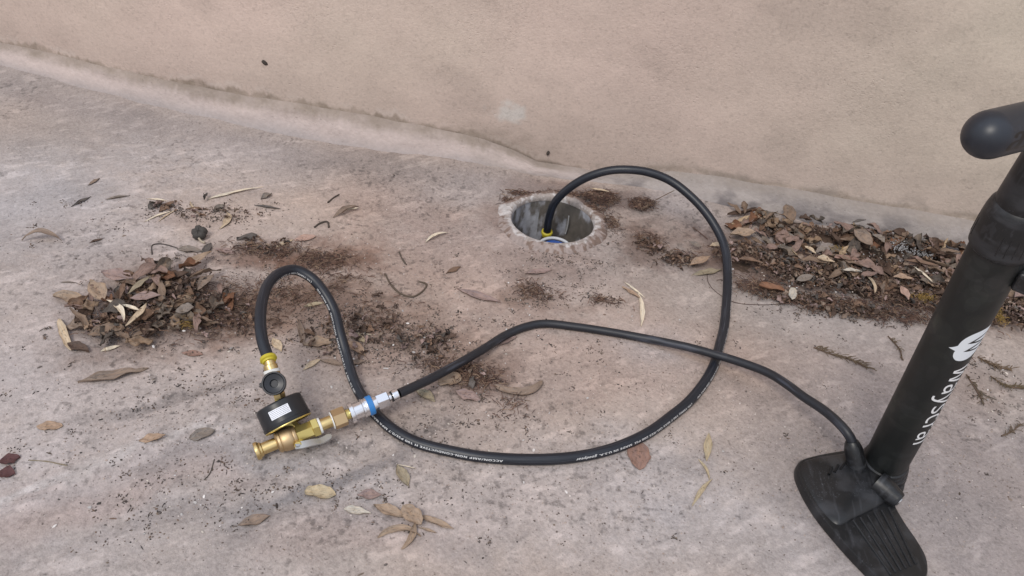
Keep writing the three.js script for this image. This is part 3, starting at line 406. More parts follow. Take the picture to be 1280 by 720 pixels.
  part('knob', turned(kc, kd, [[-0.004, 0.0001], [-0.004, 0.0118], [-0.002, 0.0128], [0.007, 0.0130], [0.0085, 0.0124], [0.0085, 0.0112], [0.0060, 0.0102], [0.0050, 0.0066], [0.0046, 0.0046], [0.0010, 0.0040], [0.0010, 0.0001]], 40), mat([0.016, 0.017, 0.022], 0.35), grp);
  { kc.addScaledVector(kd, 0.0); const side = dir.clone().cross(kd).normalize().negate(); const bx = new RoundedBoxGeometry(0.006, 0.0055, 0.006, 3, 0.0012); const mm = new THREE.Matrix4().makeBasis(side, dir.clone(), side.clone().cross(dir)); bx.applyMatrix4(mm); const w = at(327.8, 481.5, 0.054); const pp = kc.clone().addScaledVector(w.sub(kc).normalize(), 0.0152).addScaledVector(kd, 0.003); bx.translate(pp.x, pp.y, pp.z); part('knob_tab', bx, mat([0.016, 0.017, 0.022], 0.4), grp); }
}

// ------------------------------------------------------------------ the floor pump
{
  const base = V(0.436, 0.0, -0.613), ua = V(-0.1179, 0.9829, 0.1413).normalize(), P0 = V(0.4309, 0.0729, -0.6078).addScaledVector(ua, -0.0729 / 0.9829);
  const S = s => P0.clone().addScaledVector(ua, s);
  const pump = thing('floor_pump', V(0.42, gy(0.42, -0.56), -0.57), 'black upright bicycle floor pump standing at the right edge', 'floor pump');
  const rub = rng(3);
  const PL = (c, r, ex) => mat(c, r, ex);
  const dusty = dataTex(512, 512, (i, j, o) => { const n = fbm(i / 70, j / 70, 5), sc = sst(0.64, 0.72, fbm(i / 14 + 9, j / 90, 3)) * 0.5, f = sst(0.80, 0.95, vn(i / 2.3, j / 2.3)) * sst(0.5, 0.7, fbm(i / 60 + 8, j / 60, 3)); const k = 0.009 + 0.020 * sst(0.45, 0.8, n) + 0.022 * sc + 0.07 * f; o[0] = k; o[1] = k * 1.05; o[2] = k * 1.2; }, { wrap: THREE.RepeatWrapping });
  const plastic = mat([1, 1, 1], 0.40, { map: dusty }), plastic2 = mat([1.0, 1.0, 1.0], 0.47, { map: dusty }), gripM = PL([0.026, 0.028, 0.033], 0.45);
  // barrel with white lettering
  const mid = S(0.15), front = V(0, CAM.h, 0).sub(mid).normalize();
  const cv = document.createElement('canvas'); cv.width = 1024; cv.height = 2048; const c = cv.getContext('2d');
  const BL = 0.355, BR = 0.0226, CIRC = 2 * Math.PI * BR, kx = 1024 / CIRC, ky = 2048 / BL;
  c.fillStyle = '#131616'; c.fillRect(0, 0, 1024, 2048);
  for (let i = 0; i < 900; i++) { c.fillStyle = `rgba(${rub() < 0.75 ? '130,128,122' : '0,0,0'},${0.02 + rub() * 0.07})`; const w = 2 + rub() * 10, h = 2 + rub() * 60; c.save(); c.translate(rub() * 1024, rub() * 2048); c.rotate(rub() * 6.3); c.fillRect(0, 0, w * 0.4, h); c.restore(); }
  for (let i = 0; i < 260; i++) { c.fillStyle = `rgba(150,145,138,${0.015 + rub() * 0.05})`; c.beginPath(); c.ellipse(rub() * 1024, rub() * 2048, 20 + rub() * 90, 20 + rub() * 60, 0, 0, 7); c.fill(); }
  const phx = deg => 512 + deg / 360 * 1024, sy = s => (1 - (s - 0.01) / BL) * 2048;
  // wordmark running down the barrel
  c.save(); c.translate(phx(42), sy(0.2275)); c.rotate(Math.PI / 2); c.fillStyle = '#e6e8ea'; c.scale(ky / kx, 1);
  { const fs = 0.0285 * kx; c.font = `${fs}px sans-serif`; const w = c.measureText('wayscral').width, want = 0.131 * kx; c.scale(want / w, 1.0); c.fillText('wayscral', 0, 0); }
  c.restore();
  // wing emblem above it
  c.save(); c.fillStyle = '#dfe6ec'; const ex = d => phx(d), ey = s => sy(0.236 + (s - 0.173) * 0.74);
  c.beginPath(); c.moveTo(ex(4), ey(0.196)); c.quadraticCurveTo(ex(14), ey(0.199), ex(20), ey(0.203)); c.bezierCurveTo(ex(22), ey(0.222), ex(45), ey(0.236), ex(108), ey(0.232)); c.lineTo(ex(100), ey(0.222)); c.lineTo(ex(112), ey(0.218)); c.lineTo(ex(98), ey(0.210)); c.lineTo(ex(106), ey(0.204)); c.bezierCurveTo(ex(92), ey(0.186), ex(60), ey(0.170), ex(32), ey(0.176)); c.bezierCurveTo(ex(20), ey(0.180), ex(18), ey(0.188), ex(20), ey(0.193)); c.closePath(); c.fill();
  c.strokeStyle = '#1c1f20'; c.lineWidth = 13; for (const [a0, b0] of [[0.221, 0.208], [0.206, 0.193]]) { c.beginPath(); c.moveTo(ex(112), ey(a0)); c.quadraticCurveTo(ex(70), ey(a0 + 0.002), ex(44), ey(b0 + 0.001)); c.quadraticCurveTo(ex(75), ey(b0 + 0.001), ex(112), ey(b0 - 0.001)); c.stroke(); }
  c.restore();
  const bt = new THREE.CanvasTexture(cv); bt.colorSpace = THREE.SRGBColorSpace; bt.anisotropy = 8;
  part('barrel', turned(S(0.01), ua, [[0, BR], [BL * 0.25, BR], [BL * 0.5, BR], [BL * 0.75, BR], [BL, BR]], 72, { front }), new THREE.MeshStandardMaterial({ map: bt, roughness: 0.5, side: THREE.DoubleSide }), pump);
  part('barrel_socket', turned(S(0), ua, [[0.002, 0.0285], [0.016, 0.0275], [0.018, 0.0262], [0.020, 0.0270], [0.023, 0.0266], [0.0245, 0.0252], [0.0265, 0.0260], [0.029, 0.0256], [0.0305, 0.0242], [0.0325, 0.0248], [0.0355, 0.0242], [0.037, 0.0226]], 56), plastic, pump);
  // ribbed cap
  { const pr = [[0.360, 0.0226], [0.3605, 0.0238], [0.362, 0.0250], [0.366, 0.0252], [0.389, 0.0246], [0.396, 0.0240], [0.402, 0.0228], [0.406, 0.0204], [0.407, 0.0185]]; part('barrel_cap', turned(S(0), ua, pr, 64), plastic2, pump);
    const ribs = []; for (let k = 0; k < 22; k++) { const a = k / 26 * Math.PI * 2, e1 = front.clone().addScaledVector(ua, -front.dot(ua)).normalize(), e2 = ua.clone().cross(e1); const dirn = e1.multiplyScalar(Math.cos(a)).addScaledVector(e2, Math.sin(a)); const A = S(0.368).addScaledVector(dirn, 0.0250), B = S(0.386).addScaledVector(dirn, 0.0245); ribs.push(tube([A, A.clone().lerp(B, 0.5), B], 0.0006, { seg: 4, rad: 6, cap: true })); } part('cap_ribs', ribs, plastic2, pump).userData.kind = 'stuff'; }
  part('handle_neck', turned(S(0), ua, [[0.405, 0.0195], [0.408, 0.0204], [0.414, 0.0200], [0.434, 0.0186], [0.455, 0.0170], [0.470, 0.0160], [0.486, 0.015], [0.486, 0.0001]], 48), plastic2, pump);
  // grip: a rounded bar across the top
  { const C = S(0.487), E = at(1237, 168, C.y + 0.002), d = C.clone().sub(E), half = d.length(), dn = d.clone().normalize(), R = 0.0163, pr = []; for (let k = 0; k <= 12; k++) { const a = k / 12 * Math.PI / 2; pr.push([-R * 1.15 * Math.cos(a), Math.max(0.0001, R * Math.sin(a))]); } for (const [t, r] of [[0.3, 1.01], [0.6, 1.02], [0.9, 1.04], [1.1, 1.04], [1.4, 1.02], [1.7, 1.01]]) pr.push([half * t, R * r]); for (let k = 12; k >= 0; k--) { const a = k / 12 * Math.PI / 2; pr.push([half * 2 + R * 1.15 * Math.cos(a), Math.max(0.0001, R * Math.sin(a))]); }
    const hc = document.createElement('canvas'); hc.width = 512; hc.height = 1024; const q = hc.getContext('2d'); q.fillStyle = '#23272f'; q.fillRect(0, 0, 512, 1024); for (let i = 0; i < 500; i++) { q.fillStyle = `rgba(${rub() < 0.6 ? '120,122,128' : '10,10,12'},${0.02 + rub() * 0.06})`; q.fillRect(rub() * 512, rub() * 1024, 2 + rub() * 20, 1 + rub() * 8); }
    const tot = half * 2 + R * 2.3; q.save(); q.translate(256 + 512 * 0.15, 1024 * (1 - (R * 1.15 - 0.006) / tot)); q.rotate(-Math.PI / 2); q.fillStyle = '#020203'; q.font = 'italic bold 128px serif'; q.scale(1.05, 0.9); q.fillText('air', 0, 0); q.restore();
    const ht = new THREE.CanvasTexture(hc); ht.colorSpace = THREE.SRGBColorSpace;
    part('grip', turned(E, dn, pr, 48, { front: V(0, CAM.h, 0).sub(E) }), new THREE.MeshStandardMaterial({ map: ht, roughness: 0.4, side: THREE.DoubleSide }), pump); }
  // hose clip on the far side of the barrel
  { const q = at(1276, 338, 0.32), w = S(0.340), e1 = front.clone().addScaledVector(ua, -front.dot(ua)).normalize(), e2 = ua.clone().cross(e1); const bx = new RoundedBoxGeometry(0.018, 0.020, 0.016, 3, 0.003); bx.applyMatrix4(new THREE.Matrix4().makeBasis(e2, ua, e1)); const pp = w.clone().addScaledVector(e2, 0.030).addScaledVector(e1, 0.004); bx.translate(pp.x, pp.y, pp.z); part('hose_clip', bx, plastic, pump); }
  // foot: outline in plan
  const out = [[0.3385, -0.604], [0.340, -0.580], [0.348, -0.550], [0.361, -0.522], [0.377, -0.494], [0.394, -0.470], [0.410, -0.456], [0.430, -0.466], [0.446, -0.484], [0.4515, -0.502], [0.449, -0.522], [0.442, -0.548], [0.440, -0.572], [0.456, -0.590], [0.464, -0.612], [0.458, -0.634], [0.440, -0.644], [0.415, -0.644], [0.390, -0.637], [0.365, -0.628], [0.346, -0.618]];
  const ring = new THREE.CatmullRomCurve3(out.map(p => V(p[0], 0, p[1])), true, 'centripetal').getSpacedPoints(120).slice(0, 120);
  const slab = (rg, prof, hfn, cx, cz) => { const pos = [], idx = [], n = rg.length; const rows = prof.length; for (const [k, y] of prof) for (const p of rg) { const x = lerp(cx, p.x, k), z = lerp(cz, p.z, k); pos.push(x, hfn ? hfn(x, z, k, y) : y, z); } for (let r = 0; r < rows - 1; r++) for (let i = 0; i < n; i++) { const a = r * n + i, b = r * n + (i + 1) % n; idx.push(a, b, a + n, b, b + n, a + n); } const ci = pos.length / 3, l = (rows - 1) * n; let yy = 0; for (let i = 0; i < n; i++) yy += pos[(l + i) * 3 + 1] / n; pos.push(cx, hfn ? hfn(cx, cz, 0, prof[rows - 1][1]) : yy, cz); for (let i = 0; i < n; i++) idx.push(l + i, l + (i + 1) % n, ci); const g = new THREE.BufferGeometry(); g.setAttribute('position', new THREE.Float32BufferAttribute(pos, 3)); { const uv = []; for (let i = 0; i < pos.length; i += 3) uv.push(pos[i] * 7, pos[i + 2] * 7); g.setAttribute('uv', new THREE.Float32BufferAttribute(uv, 2)); } g.setIndex(idx); return creased(g, 0.55); };
  const fy = gy(0.42, -0.56) + 0.0005;
  part('foot_plate', slab(ring, [[0.96, fy], [0.99, fy + 0.001], [1, fy + 0.004], [0.995, fy + 0.0095], [0.975, fy + 0.0122], [0.94, fy + 0.0128], [0.6, fy + 0.0128], [0.3, fy + 0.0128]], null, 0.402, -0.555), plastic, pump);
  // tread ribs along the pedal
  { const e0 = at(1052, 655, 0.016), e1 = at(1118, 632, 0.016), f0 = at(1104, 722, 0.016), f1 = at(1150, 702, 0.016); for (let k = 0; k < 6; k++) { const t = 0.22 + k * 0.135; const a = e0.clone().lerp(e1, t), b = f0.clone().lerp(f1, t); a.y = b.y = fy + 0.0128; const m = a.clone().lerp(b, 0.5);  part('tread_rib', tube([a, m, b], 0.0017, { seg: 14, rad: 8, cap: true }), plastic2, pump); } }
  // housing over the valve chamber
  { const hs = [[0.3425, -0.606], [0.344, -0.582], [0.352, -0.552], [0.366, -0.532], [0.388, -0.543], [0.410, -0.556], [0.430, -0.570], [0.448, -0.588], [0.458, -0.612], [0.450, -0.634], [0.425, -0.639], [0.395, -0.632], [0.368, -0.624], [0.350, -0.616]]; const rg = new THREE.CatmullRomCurve3(hs.map(p => V(p[0], 0, p[1])), true, 'centripetal').getSpacedPoints(96).slice(0, 96); const ht = (x, z, k, y) => { const d = Math.hypot(x - 0.436, z + 0.612); const peak = lerp(0.010, 0.016, Math.exp(-(d * d) / 0.0030)) ; return fy + 0.0105 + peak * y; }; part('housing', slab(rg, [[1, 0], [0.995, 0.18], [0.97, 0.36], [0.92, 0.52], [0.84, 0.68], [0.72, 0.82], [0.55, 0.92], [0.35, 0.98], [0.15, 1]], ht, 0.404, -0.592), plastic, pump); }
  { for (let k = 0; k < 4; k++) { const a = at(1036 + k * 7, 593 - k * 2.6, 0.0238), b = at(1040 + k * 8, 584 - k * 2.6, 0.0246); part('vent_slot', tube([a, a.clone().lerp(b, 0.5), b], 0.0016, { seg: 6, rad: 6, cap: true }), mat([0.004, 0.004, 0.005], 0.6), pump); } }
  // pivot boss with socket screw
  { const q = at(1109, 614, 0.022), d = at(1125, 627, 0.020).sub(q).normalize(); const bs = part('pivot_boss', turned(q, d, [[-0.014, 0.0150], [-0.002, 0.0135], [0.006, 0.0112], [0.012, 0.0100], [0.0142, 0.0094], [0.0152, 0.0084], [0.0152, 0.0001]], 28), plastic, pump); const sc = part('socket_screw', turned(q, d, [[0.0148, 0.0060], [0.0162, 0.0056], [0.0164, 0.0050], [0.0164, 0.0030], [0.0154, 0.0028], [0.0154, 0.0001]], 20), STEEL, bs); }
  // outlet socket and hose
  const so0 = at(1072, 586, 0.022), so1 = at(1064.5, 551, 0.050), sd = so1.clone().sub(so0).normalize(), sl = so0.distanceTo(so1);
  part('hose_socket', turned(so0, sd, [[0, 0.0100], [sl * 0.45, 0.0102], [sl * 0.7, 0.0100], [sl * 0.85, 0.0088], [sl * 0.95, 0.0076], [sl, 0.0066], [sl, 0.005]], 28), plastic, pump);
  const B = at(493, 494.4, 0.0335);
  const hp = [at(498, 492.3, 0.0330), at(515, 484.5, 0.030), at(536.5, 474.4, 0.025), at(573, 454.6, 0.017), at(603.7, 436.8, 0.0095), g0(631, 419.5, 0.006), g0(656, 408.8, 0.0057), g0(680, 404.5, 0.0056), g0(720, 408.5, 0.0056), g0(760, 414.5, 0.0058), g0(801.7, 422, 0.0075), at(858, 433.5, 0.0155), at(891.5, 442.5, 0.0205), at(924.5, 452.5, 0.0255), at(960, 466, 0.033), at(985, 481.5, 0.041), at(1003, 495, 0.047), at(1030, 513, 0.054), at(1048, 528.5, 0.058), at(1059, 541, 0.056), so1.clone().addScaledVector(sd, 0.001), so1.clone().addScaledVector(sd, -0.012)];
  const hcv = new THREE.CatmullRomCurve3(hp, false, 'centripetal'); hcv.arcLengthDivisions = 1500;
  const dustT = dataTex(1024, 128, (i, j, o) => { const n = fbm(i / 30, j / 9, 4), s = sst(0.6, 0.8, fbm(i / 90, j / 22 + 40, 4)); const k = 0.012 + 0.008 * n + 0.03 * s; o[0] = k * 0.9; o[1] = k; o[2] = k * 1.35; }, { wrap: THREE.RepeatWrapping, rep: [2, 1] });
  part('pump_hose', tube(hcv, 0.0055, { seg: 300, rad: 20, start: 0.4 }), new THREE.MeshStandardMaterial({ map: dustT, roughness: 0.48, side: THREE.DoubleSide }), pump);
  // crimp ferrule, neck and hex nut at the coupler end
  { const A = at(321, 564, 0.0135), ax = B.clone().sub(A).normalize(), L = A.distanceTo(B), sOf = px => (px - 493) / 172 * L; const tr = (n, pr, m, o = {}) => part(n, turned(B, ax, pr.map(([x, r]) => [sOf(x), r]), o.n || 28, o), m, pump);
    tr('hex_nut', [[469, 0.0078], [470, 0.0092], [484, 0.0092], [485, 0.0078], [485, 0.003]], CHROME, { hex: true, phase: 0.55 });
    tr('hose_stem', [[484, 0.0046], [490, 0.0046]], CHROME); tr('stem_ring', [[488.2, 0.004], [488.6, 0.0062], [490, 0.0062], [490.2, 0.004]], BLACK);
    tr('ferrule', [[490, 0.0045], [490.4, 0.0064], [491, 0.0067], [497.5, 0.0067], [498, 0.0062], [498, 0.005]], CHROME); }
}
// ------------------------------------------------------------------ leaves
const leafTex = [0, 1, 2].map(s => dataTex(256, 128, (i, j, o) => {
  const u = i / 256, v = (j / 128 - 0.5) * 2; const mid = Math.exp(-((v / 0.05) ** 2)); const sv = Math.abs(((u * 14 - Math.abs(v) * 3 + s) % 1 + 1) % 1 - 0.5); const vein = sst(0.06, 0.0, sv) * (1 - Math.abs(v)) * 0.5;
  const n = fbm(u * 9 + s * 31, v * 4 + 7, 5), n2 = fbm(u * 40 + s * 7, v * 20, 3), sp = sst(0.64, 0.74, fbm(u * 16 + s * 9 + 50, v * 7 + 3, 4));
  let k = 0.62 + 0.55 * n + 0.25 * (n2 - 0.5) + mid * 0.14 + vein * 0.10 - sp * 0.35 - sst(0.8, 1, Math.abs(v)) * 0.12; const w = fbm(u * 5 + 3 + s, v * 3, 3) - 0.5;
  o[0] = Math.min(1, k * (1 + w * 0.2)); o[1] = Math.min(1, k); o[2] = Math.min(1, k * (1 - w * 0.25));
}, { wrap: THREE.ClampToEdgeWrapping }));
const leafMats = {};
function leafMat(col, v) { const k = col.join() + v; return leafMats[k] ??= new THREE.MeshStandardMaterial({ color: lin(col), map: leafTex[v % 3], roughness: 0.82, side: THREE.DoubleSide }); }
const C = { tan: [0.36, 0.25, 0.165], paletan: [0.62, 0.48, 0.32], cream: [0.74, 0.64, 0.50], brown: [0.20, 0.125, 0.085], dkbrown: [0.11, 0.07, 0.052], grey: [0.24, 0.20, 0.17], dkgrey: [0.115, 0.098, 0.088], mauve: [0.30, 0.20, 0.18], pink: [0.48, 0.30, 0.235], red: [0.28, 0.145, 0.105], wine: [0.105, 0.045, 0.045], orange: [0.40, 0.26, 0.165], olive: [0.31, 0.255, 0.16], yellow: [0.52, 0.42, 0.26], white: [0.52, 0.47, 0.40], greybrown: [0.27, 0.20, 0.155], rust: [0.24, 0.12, 0.07] };
for (const k of ['tan', 'yellow', 'olive', 'orange', 'red', 'pink', 'paletan', 'mauve']) C[k] = C[k].map((v, i) => lerp(v, [0.36, 0.31, 0.28][i], 0.22));   // dust lies on them all
// a blade of length L, width W along +x from -L/2: bend = arch (rad), sweep = sideways curve (rad), cup = cross curl (rad), twist
function bladeGeo(L, W, { bend = 0, sweep = 0, cup = 0.4, twist = 0, tip = 1, base = 1, wav = 0.15, peak = 0.5, seed = 1, thick = 0.00035, nu = 16, nv = 6, ragged = 0.06 } = {}) {
  const pos = [], uv = [], idx = []; const P = [], F = [];
  let x = 0, y = 0, z = 0; const ds = L / nu;
  for (let i = 0; i <= nu; i++) { const t = i / nu, q = t - 0.5, by = -bend * q, sw = sweep * q; const T = V(Math.cos(by) * Math.cos(sw), Math.sin(by), Math.cos(by) * Math.sin(sw)); P.push(V(x, y, z)); F.push(T); x += T.x * ds; y += T.y * ds; z += T.z * ds; }
  const m = P[nu / 2 | 0].clone(); m.y = 0;
  for (const side of [1, -1]) for (let i = 0; i <= nu; i++) {
    const t = i / nu, T = F[i]; let S = V(-T.z, 0, T.x).normalize(), N = S.clone().cross(T).negate().normalize(); if (N.y < 0) N.negate();
    const ta = twist * (t - 0.5); const S2 = S.clone().multiplyScalar(Math.cos(ta)).addScaledVector(N, Math.sin(ta)), N2 = N.clone().multiplyScalar(Math.cos(ta)).addScaledVector(S, -Math.sin(ta));
    const tt = t < peak ? t / peak * 0.5 : 0.5 + (t - peak) / (1 - peak) * 0.5; let w = Math.pow(Math.max(0, Math.sin(Math.PI * Math.min(1, tt))), tt < 0.5 ? base : tip) * W / 2; w = Math.max(w, W * 0.02);
    for (let j = 0; j <= nv; j++) {
      const v = j / nv * 2 - 1; const rag = 1 + (vn(t * 9 + seed * 3.1, (v > 0 ? 5 : 9) + seed) - 0.5) * ragged * 2 * Math.abs(v); const c = cup * (1 + 0.5 * (vn(t * 4 + seed, 3) - 0.5)); const a = v * c; const rr = Math.abs(c) > 0.02 ? w / c : 0; let lx, ly; if (rr) { lx = Math.sin(a) * rr; ly = (1 - Math.cos(a)) * rr; } else { lx = v * w; ly = 0; }
      const un = (vn(t * 5 + seed * 1.7, v * 2 + seed) - 0.5) * W * wav; const p = P[i].clone().sub(m).addScaledVector(S2, lx * rag).addScaledVector(N2, ly + un + side * thick / 2); pos.push(p.x, p.y, p.z); uv.push(t, j / nv);
    }
  }
  const M = (nu + 1) * (nv + 1);
  for (let i = 0; i < nu; i++) for (let j = 0; j < nv; j++) { const a = i * (nv + 1) + j, b = a + nv + 1; idx.push(a, a + 1, b, b, a + 1, b + 1, M + a, M + b, M + a + 1, M + b, M + b + 1, M + a + 1); }
  const g = new THREE.BufferGeometry(); g.setAttribute('position', new THREE.Float32BufferAttribute(pos, 3)); g.setAttribute('uv', new THREE.Float32BufferAttribute(uv, 2)); g.setIndex(idx); g.computeVertexNormals(); return g;
}
let leafSeed = 1;
const minY = g => { g.computeBoundingBox(); return g.boundingBox.min.y; };
// a leaf whose two ends show at a and b in the photograph; w = width in millimetres
function leaf(a, b, w, col, label, o = {}) {
  const h = o.h ?? 0; const ga = g0(a[0], a[1], h), gb = g0(b[0], b[1], h); const mid = ga.clone().lerp(gb, 0.5), L = Math.hypot(gb.x - ga.x, gb.z - ga.z) / (o.chord ?? 1), yaw = Math.atan2(-(gb.z - ga.z), gb.x - ga.x);
  const seed = leafSeed++; const g = bladeGeo(L, w / 1000, { seed, cup: 0.6 + 0.6 * h2(seed, 4), wav: 0.2, ragged: 0.13, ...o }); if (o.tilt) g.rotateX(o.tilt); if (o.pitch) g.rotateZ(o.pitch); g.rotateY(yaw);
  const gyv = gy(mid.x, mid.z) + (o.onHeap ? mound(mid.x, mid.z) + 0.006 : 0) + h * 0.6; g.translate(0, -minY(g) + 0.0003 + h * 0.0, 0);
  const m = new THREE.Mesh(g, leafMat(Array.isArray(col) ? col : C[col], seed)); m.name = numbered(o.name ?? 'fallen_leaf'); m.position.set(mid.x, gyv, mid.z); m.castShadow = m.receiveShadow = true; scene.add(m);
  return tag(m, label, o.cat ?? 'leaf', o.group);
}
const thin = { base: 0.8, tip: 0.9, wav: 0.2, nv: 4 };
// upper left group
leaf([110, 233], [125, 223], 7, 'greybrown', 'small brown triangular leaf alone on the concrete far left below the wall');
leaf([29, 300], [78, 302], 11, 'greybrown', 'arched grey-brown leaf curl lying alone near the left edge', { bend: 1.8, sweep: 0.5, cup: 0.7, chord: 0.85 });
leaf([178, 277], [216, 263], 4.5, 'cream', 'lower of two pale parallel leaf strips fanning left of the pod', { ...thin, sweep: 0.5 });
leaf([197, 277], [221, 262], 3.5, 'paletan', 'shorter inner pale leaf strip beside the fanned strips above the pod', { ...thin, sweep: 0.4 });
leaf([183, 248], [210, 252], 4, 'cream', 'pale narrow strip on top of the dark flake, upper left cluster', { ...thin, sweep: 0.3 });
leaf([235, 253], [247, 268], 5, 'paletan', 'small pale curved strip standing just above the dark pod', { ...thin, sweep: -0.6 });
leaf([186, 262], [203, 254], 16, 'dkgrey', 'dark grey rounded leaf flake under pale strips, upper left', { cup: 0.9, tip: 0.5, base: 0.5 });
leaf([199, 266], [219, 252], 14, 'brown', 'brown leaf flake tucked under the fanned pale strips', { cup: 0.6 });
leaf([259, 249], [329, 235], 9, 'cream', 'long pale cream leaf strip with torn end, topmost on the ground at left', { base: 0.6, tip: 1.4, peak: 0.35, cup: 0.9, sweep: 0.15, ragged: 0.2 });
leaf([281, 288], [289, 265], 11, 'paletan', 'pale tan crescent leaf to the right of the dark pod', { sweep: -1.2, cup: 0.7 });
leaf([267, 267], [281, 257], 14, 'grey', 'small grey folded leaf below the long cream strip', { cup: 1.1 });
leaf([326, 250], [340, 243], 13, 'grey', 'grey leaf scrap right of the long cream strip', { cup: 1.0 });
leaf([318, 257], [351, 262], 6, 'dkgrey', 'dark narrow leaf strip right of the long cream strip', { ...thin });
leaf([221, 312], [254, 315], 15, 'grey', 'flat oval grey leaf just below the dark pod', { cup: 0.3 });
leaf([254, 320], [264, 304], 12, 'dkgrey', 'dark grey triangular leaf touching the flat oval grey leaf', { cup: 0.6, base: 0.3 });
leaf([268, 312], [294, 318], 13, 'mauve', 'mauve-brown oval leaf right of the dark grey triangular leaf', { cup: 0.35 });
leaf([296, 301], [322, 296], 15, 'dkgrey', 'dark grey lumpy leaf at the head of the brown litter patch', { cup: 1.0, wav: 0.4 });
leaf([344, 310], [367, 300], 9, 'paletan', 'pale tan leaf beside the pink leaf above the small hose loop', { cup: 0.6 });
leaf([368, 301], [395, 296], 15, 'pink', 'smooth salmon pink leaf above the small hose loop', { cup: 0.35, wav: 0.05, tip: 0.6, base: 0.6 });
leaf([416, 273], [449, 260], 13, 'greybrown', 'curled brown leaf with tan upper edge, above right of the pink leaf', { cup: 1.4, bend: 0.8, ragged: 0.2 });
leaf([423, 263], [448, 259], 5, 'cream', 'cream sliver lying on the curled brown leaf above the pink leaf', { ...thin, h: 0.006 });
leaf([530, 303], [560, 291], 7, 'cream', 'pale narrow crescent leaf alone between pink leaf and drain', { ...thin, bend: 0.7, sweep: 0.4 });
leaf([557, 343], [576, 334], 9, 'brown', 'small dark brown leaf scrap left of the drain, mid ground', { cup: 1.0, ragged: 0.3 });
leaf([570, 362], [625, 379], 16, 'mauve', 'long grey-brown pointed leaf lying flat above the hose bend', { cup: 0.4, sweep: -0.2 });
leaf([656, 344], [690, 338], 12, 'mauve', 'dull brown leaf lying directly below the drain', { cup: 0.5 });
leaf([132, 250], [163, 245], 7, 'grey', 'narrow grey leaf left of the upper left pale strips', { ...thin });
leaf([89, 259], [114, 246], 7, 'dkgrey', 'dark shrivelled leaf in the upper left, above the arched curl', { cup: 1.2, ragged: 0.4 });
leaf([112, 304], [129, 299], 6, 'dkbrown', 'short dark leaf scrap between the arched curl and leaf heap', { cup: 1 });
leaf([76, 353], [96, 354], 4, 'grey', 'thin grey leaf sliver just left above the left leaf heap', { ...thin });
// left heap: the leaves that stand out
leaf([67, 372], [112, 382], 22, 'tan', 'tan curled leaf at the far left of the left heap, lying apart', { cup: 0.9, bend: 0.5, wav: 0.25, tip: 0.6, base: 0.5 });
leaf([74, 400], [90, 439], 12, 'paletan', 'pale upright leaf edge at the lower left end of the left heap', { cup: 0.8, base: 0.4, tip: 0.5, tilt: 0.4 });
leaf([84, 412], [122, 408], 24, 'greybrown', 'grey-brown crumpled leaf next to the pale upright edge, left heap', { cup: 0.8, wav: 0.35 });
leaf([85, 432], [112, 441], 16, 'dkbrown', 'dark leaf below the pale upright edge, bottom of the left heap', { cup: 0.7, wav: 0.35 });
leaf([116, 364], [136, 390], 24, 'tan', 'large tan leaf with folded rim, left part of the left heap', { cup: 1.0, wav: 0.3, onHeap: 1 });
leaf([143, 384], [164, 412], 8, 'cream', 'white crescent shaped leaf on top of the left heap', { ...thin, sweep: 0.9, cup: 0.9, onHeap: 1, h: 0.006, wav: 0.05 });
leaf([157, 394], [178, 401], 7, 'cream', 'short white leaf sliver right of the white crescent, left heap', { ...thin, onHeap: 1, h: 0.005 });
leaf([163, 420], [189, 391], 9, 'paletan', 'pale tan pointed leaf leaning up, front of the left heap', { sweep: -0.5, cup: 0.7, onHeap: 1, h: 0.005 });
leaf([163, 382], [191, 360], 9, 'olive', 'olive striped narrow leaf at the middle of the left heap', { cup: 0.8, onHeap: 1, h: 0.004 });
leaf([152, 391], [161, 364], 9, 'brown', 'narrow brown folded leaf beside the olive leaf, left heap', { cup: 1.2, onHeap: 1, h: 0.003 });
leaf([166, 387], [204, 383], 18, 'mauve', 'smooth mauve leaf in the centre of the left heap', { cup: 0.4, wav: 0.06, onHeap: 1, h: 0.003 });
leaf([226, 344], [266, 323], 14, 'tan', 'brown pointed leaf at the upper right of the left heap', { cup: 0.6, onHeap: 1 });
leaf([249, 374], [269, 355], 18, 'greybrown', 'folded grey-brown leaf at the right end of the left heap', { cup: 1.2, onHeap: 1 });
leaf([222, 402], [245, 395], 18, 'grey', 'round grey leaf low on the right side of the left heap', { cup: 0.8, tip: 0.5, base: 0.5, onHeap: 1 });
leaf([130, 352], [170, 362], 22, 'mauve', 'broad dull leaf across the top left of the left heap', { cup: 0.5, wav: 0.25, onHeap: 1 });
leaf([98, 480], [186, 461], 17, 'greybrown', 'long fibrous brown leaf lying apart below the left heap', { cup: 0.9, wav: 0.35, ragged: 0.35 });
leaf([227, 441], [254, 444], 11, 'red', 'small reddish leaf flat below the right end of the left heap', { cup: 0.3, wav: 0.05 });
leaf([126, 440], [150, 433], 7, 'cream', 'small pale leaf sliver at the front foot of the left heap', { ...thin });
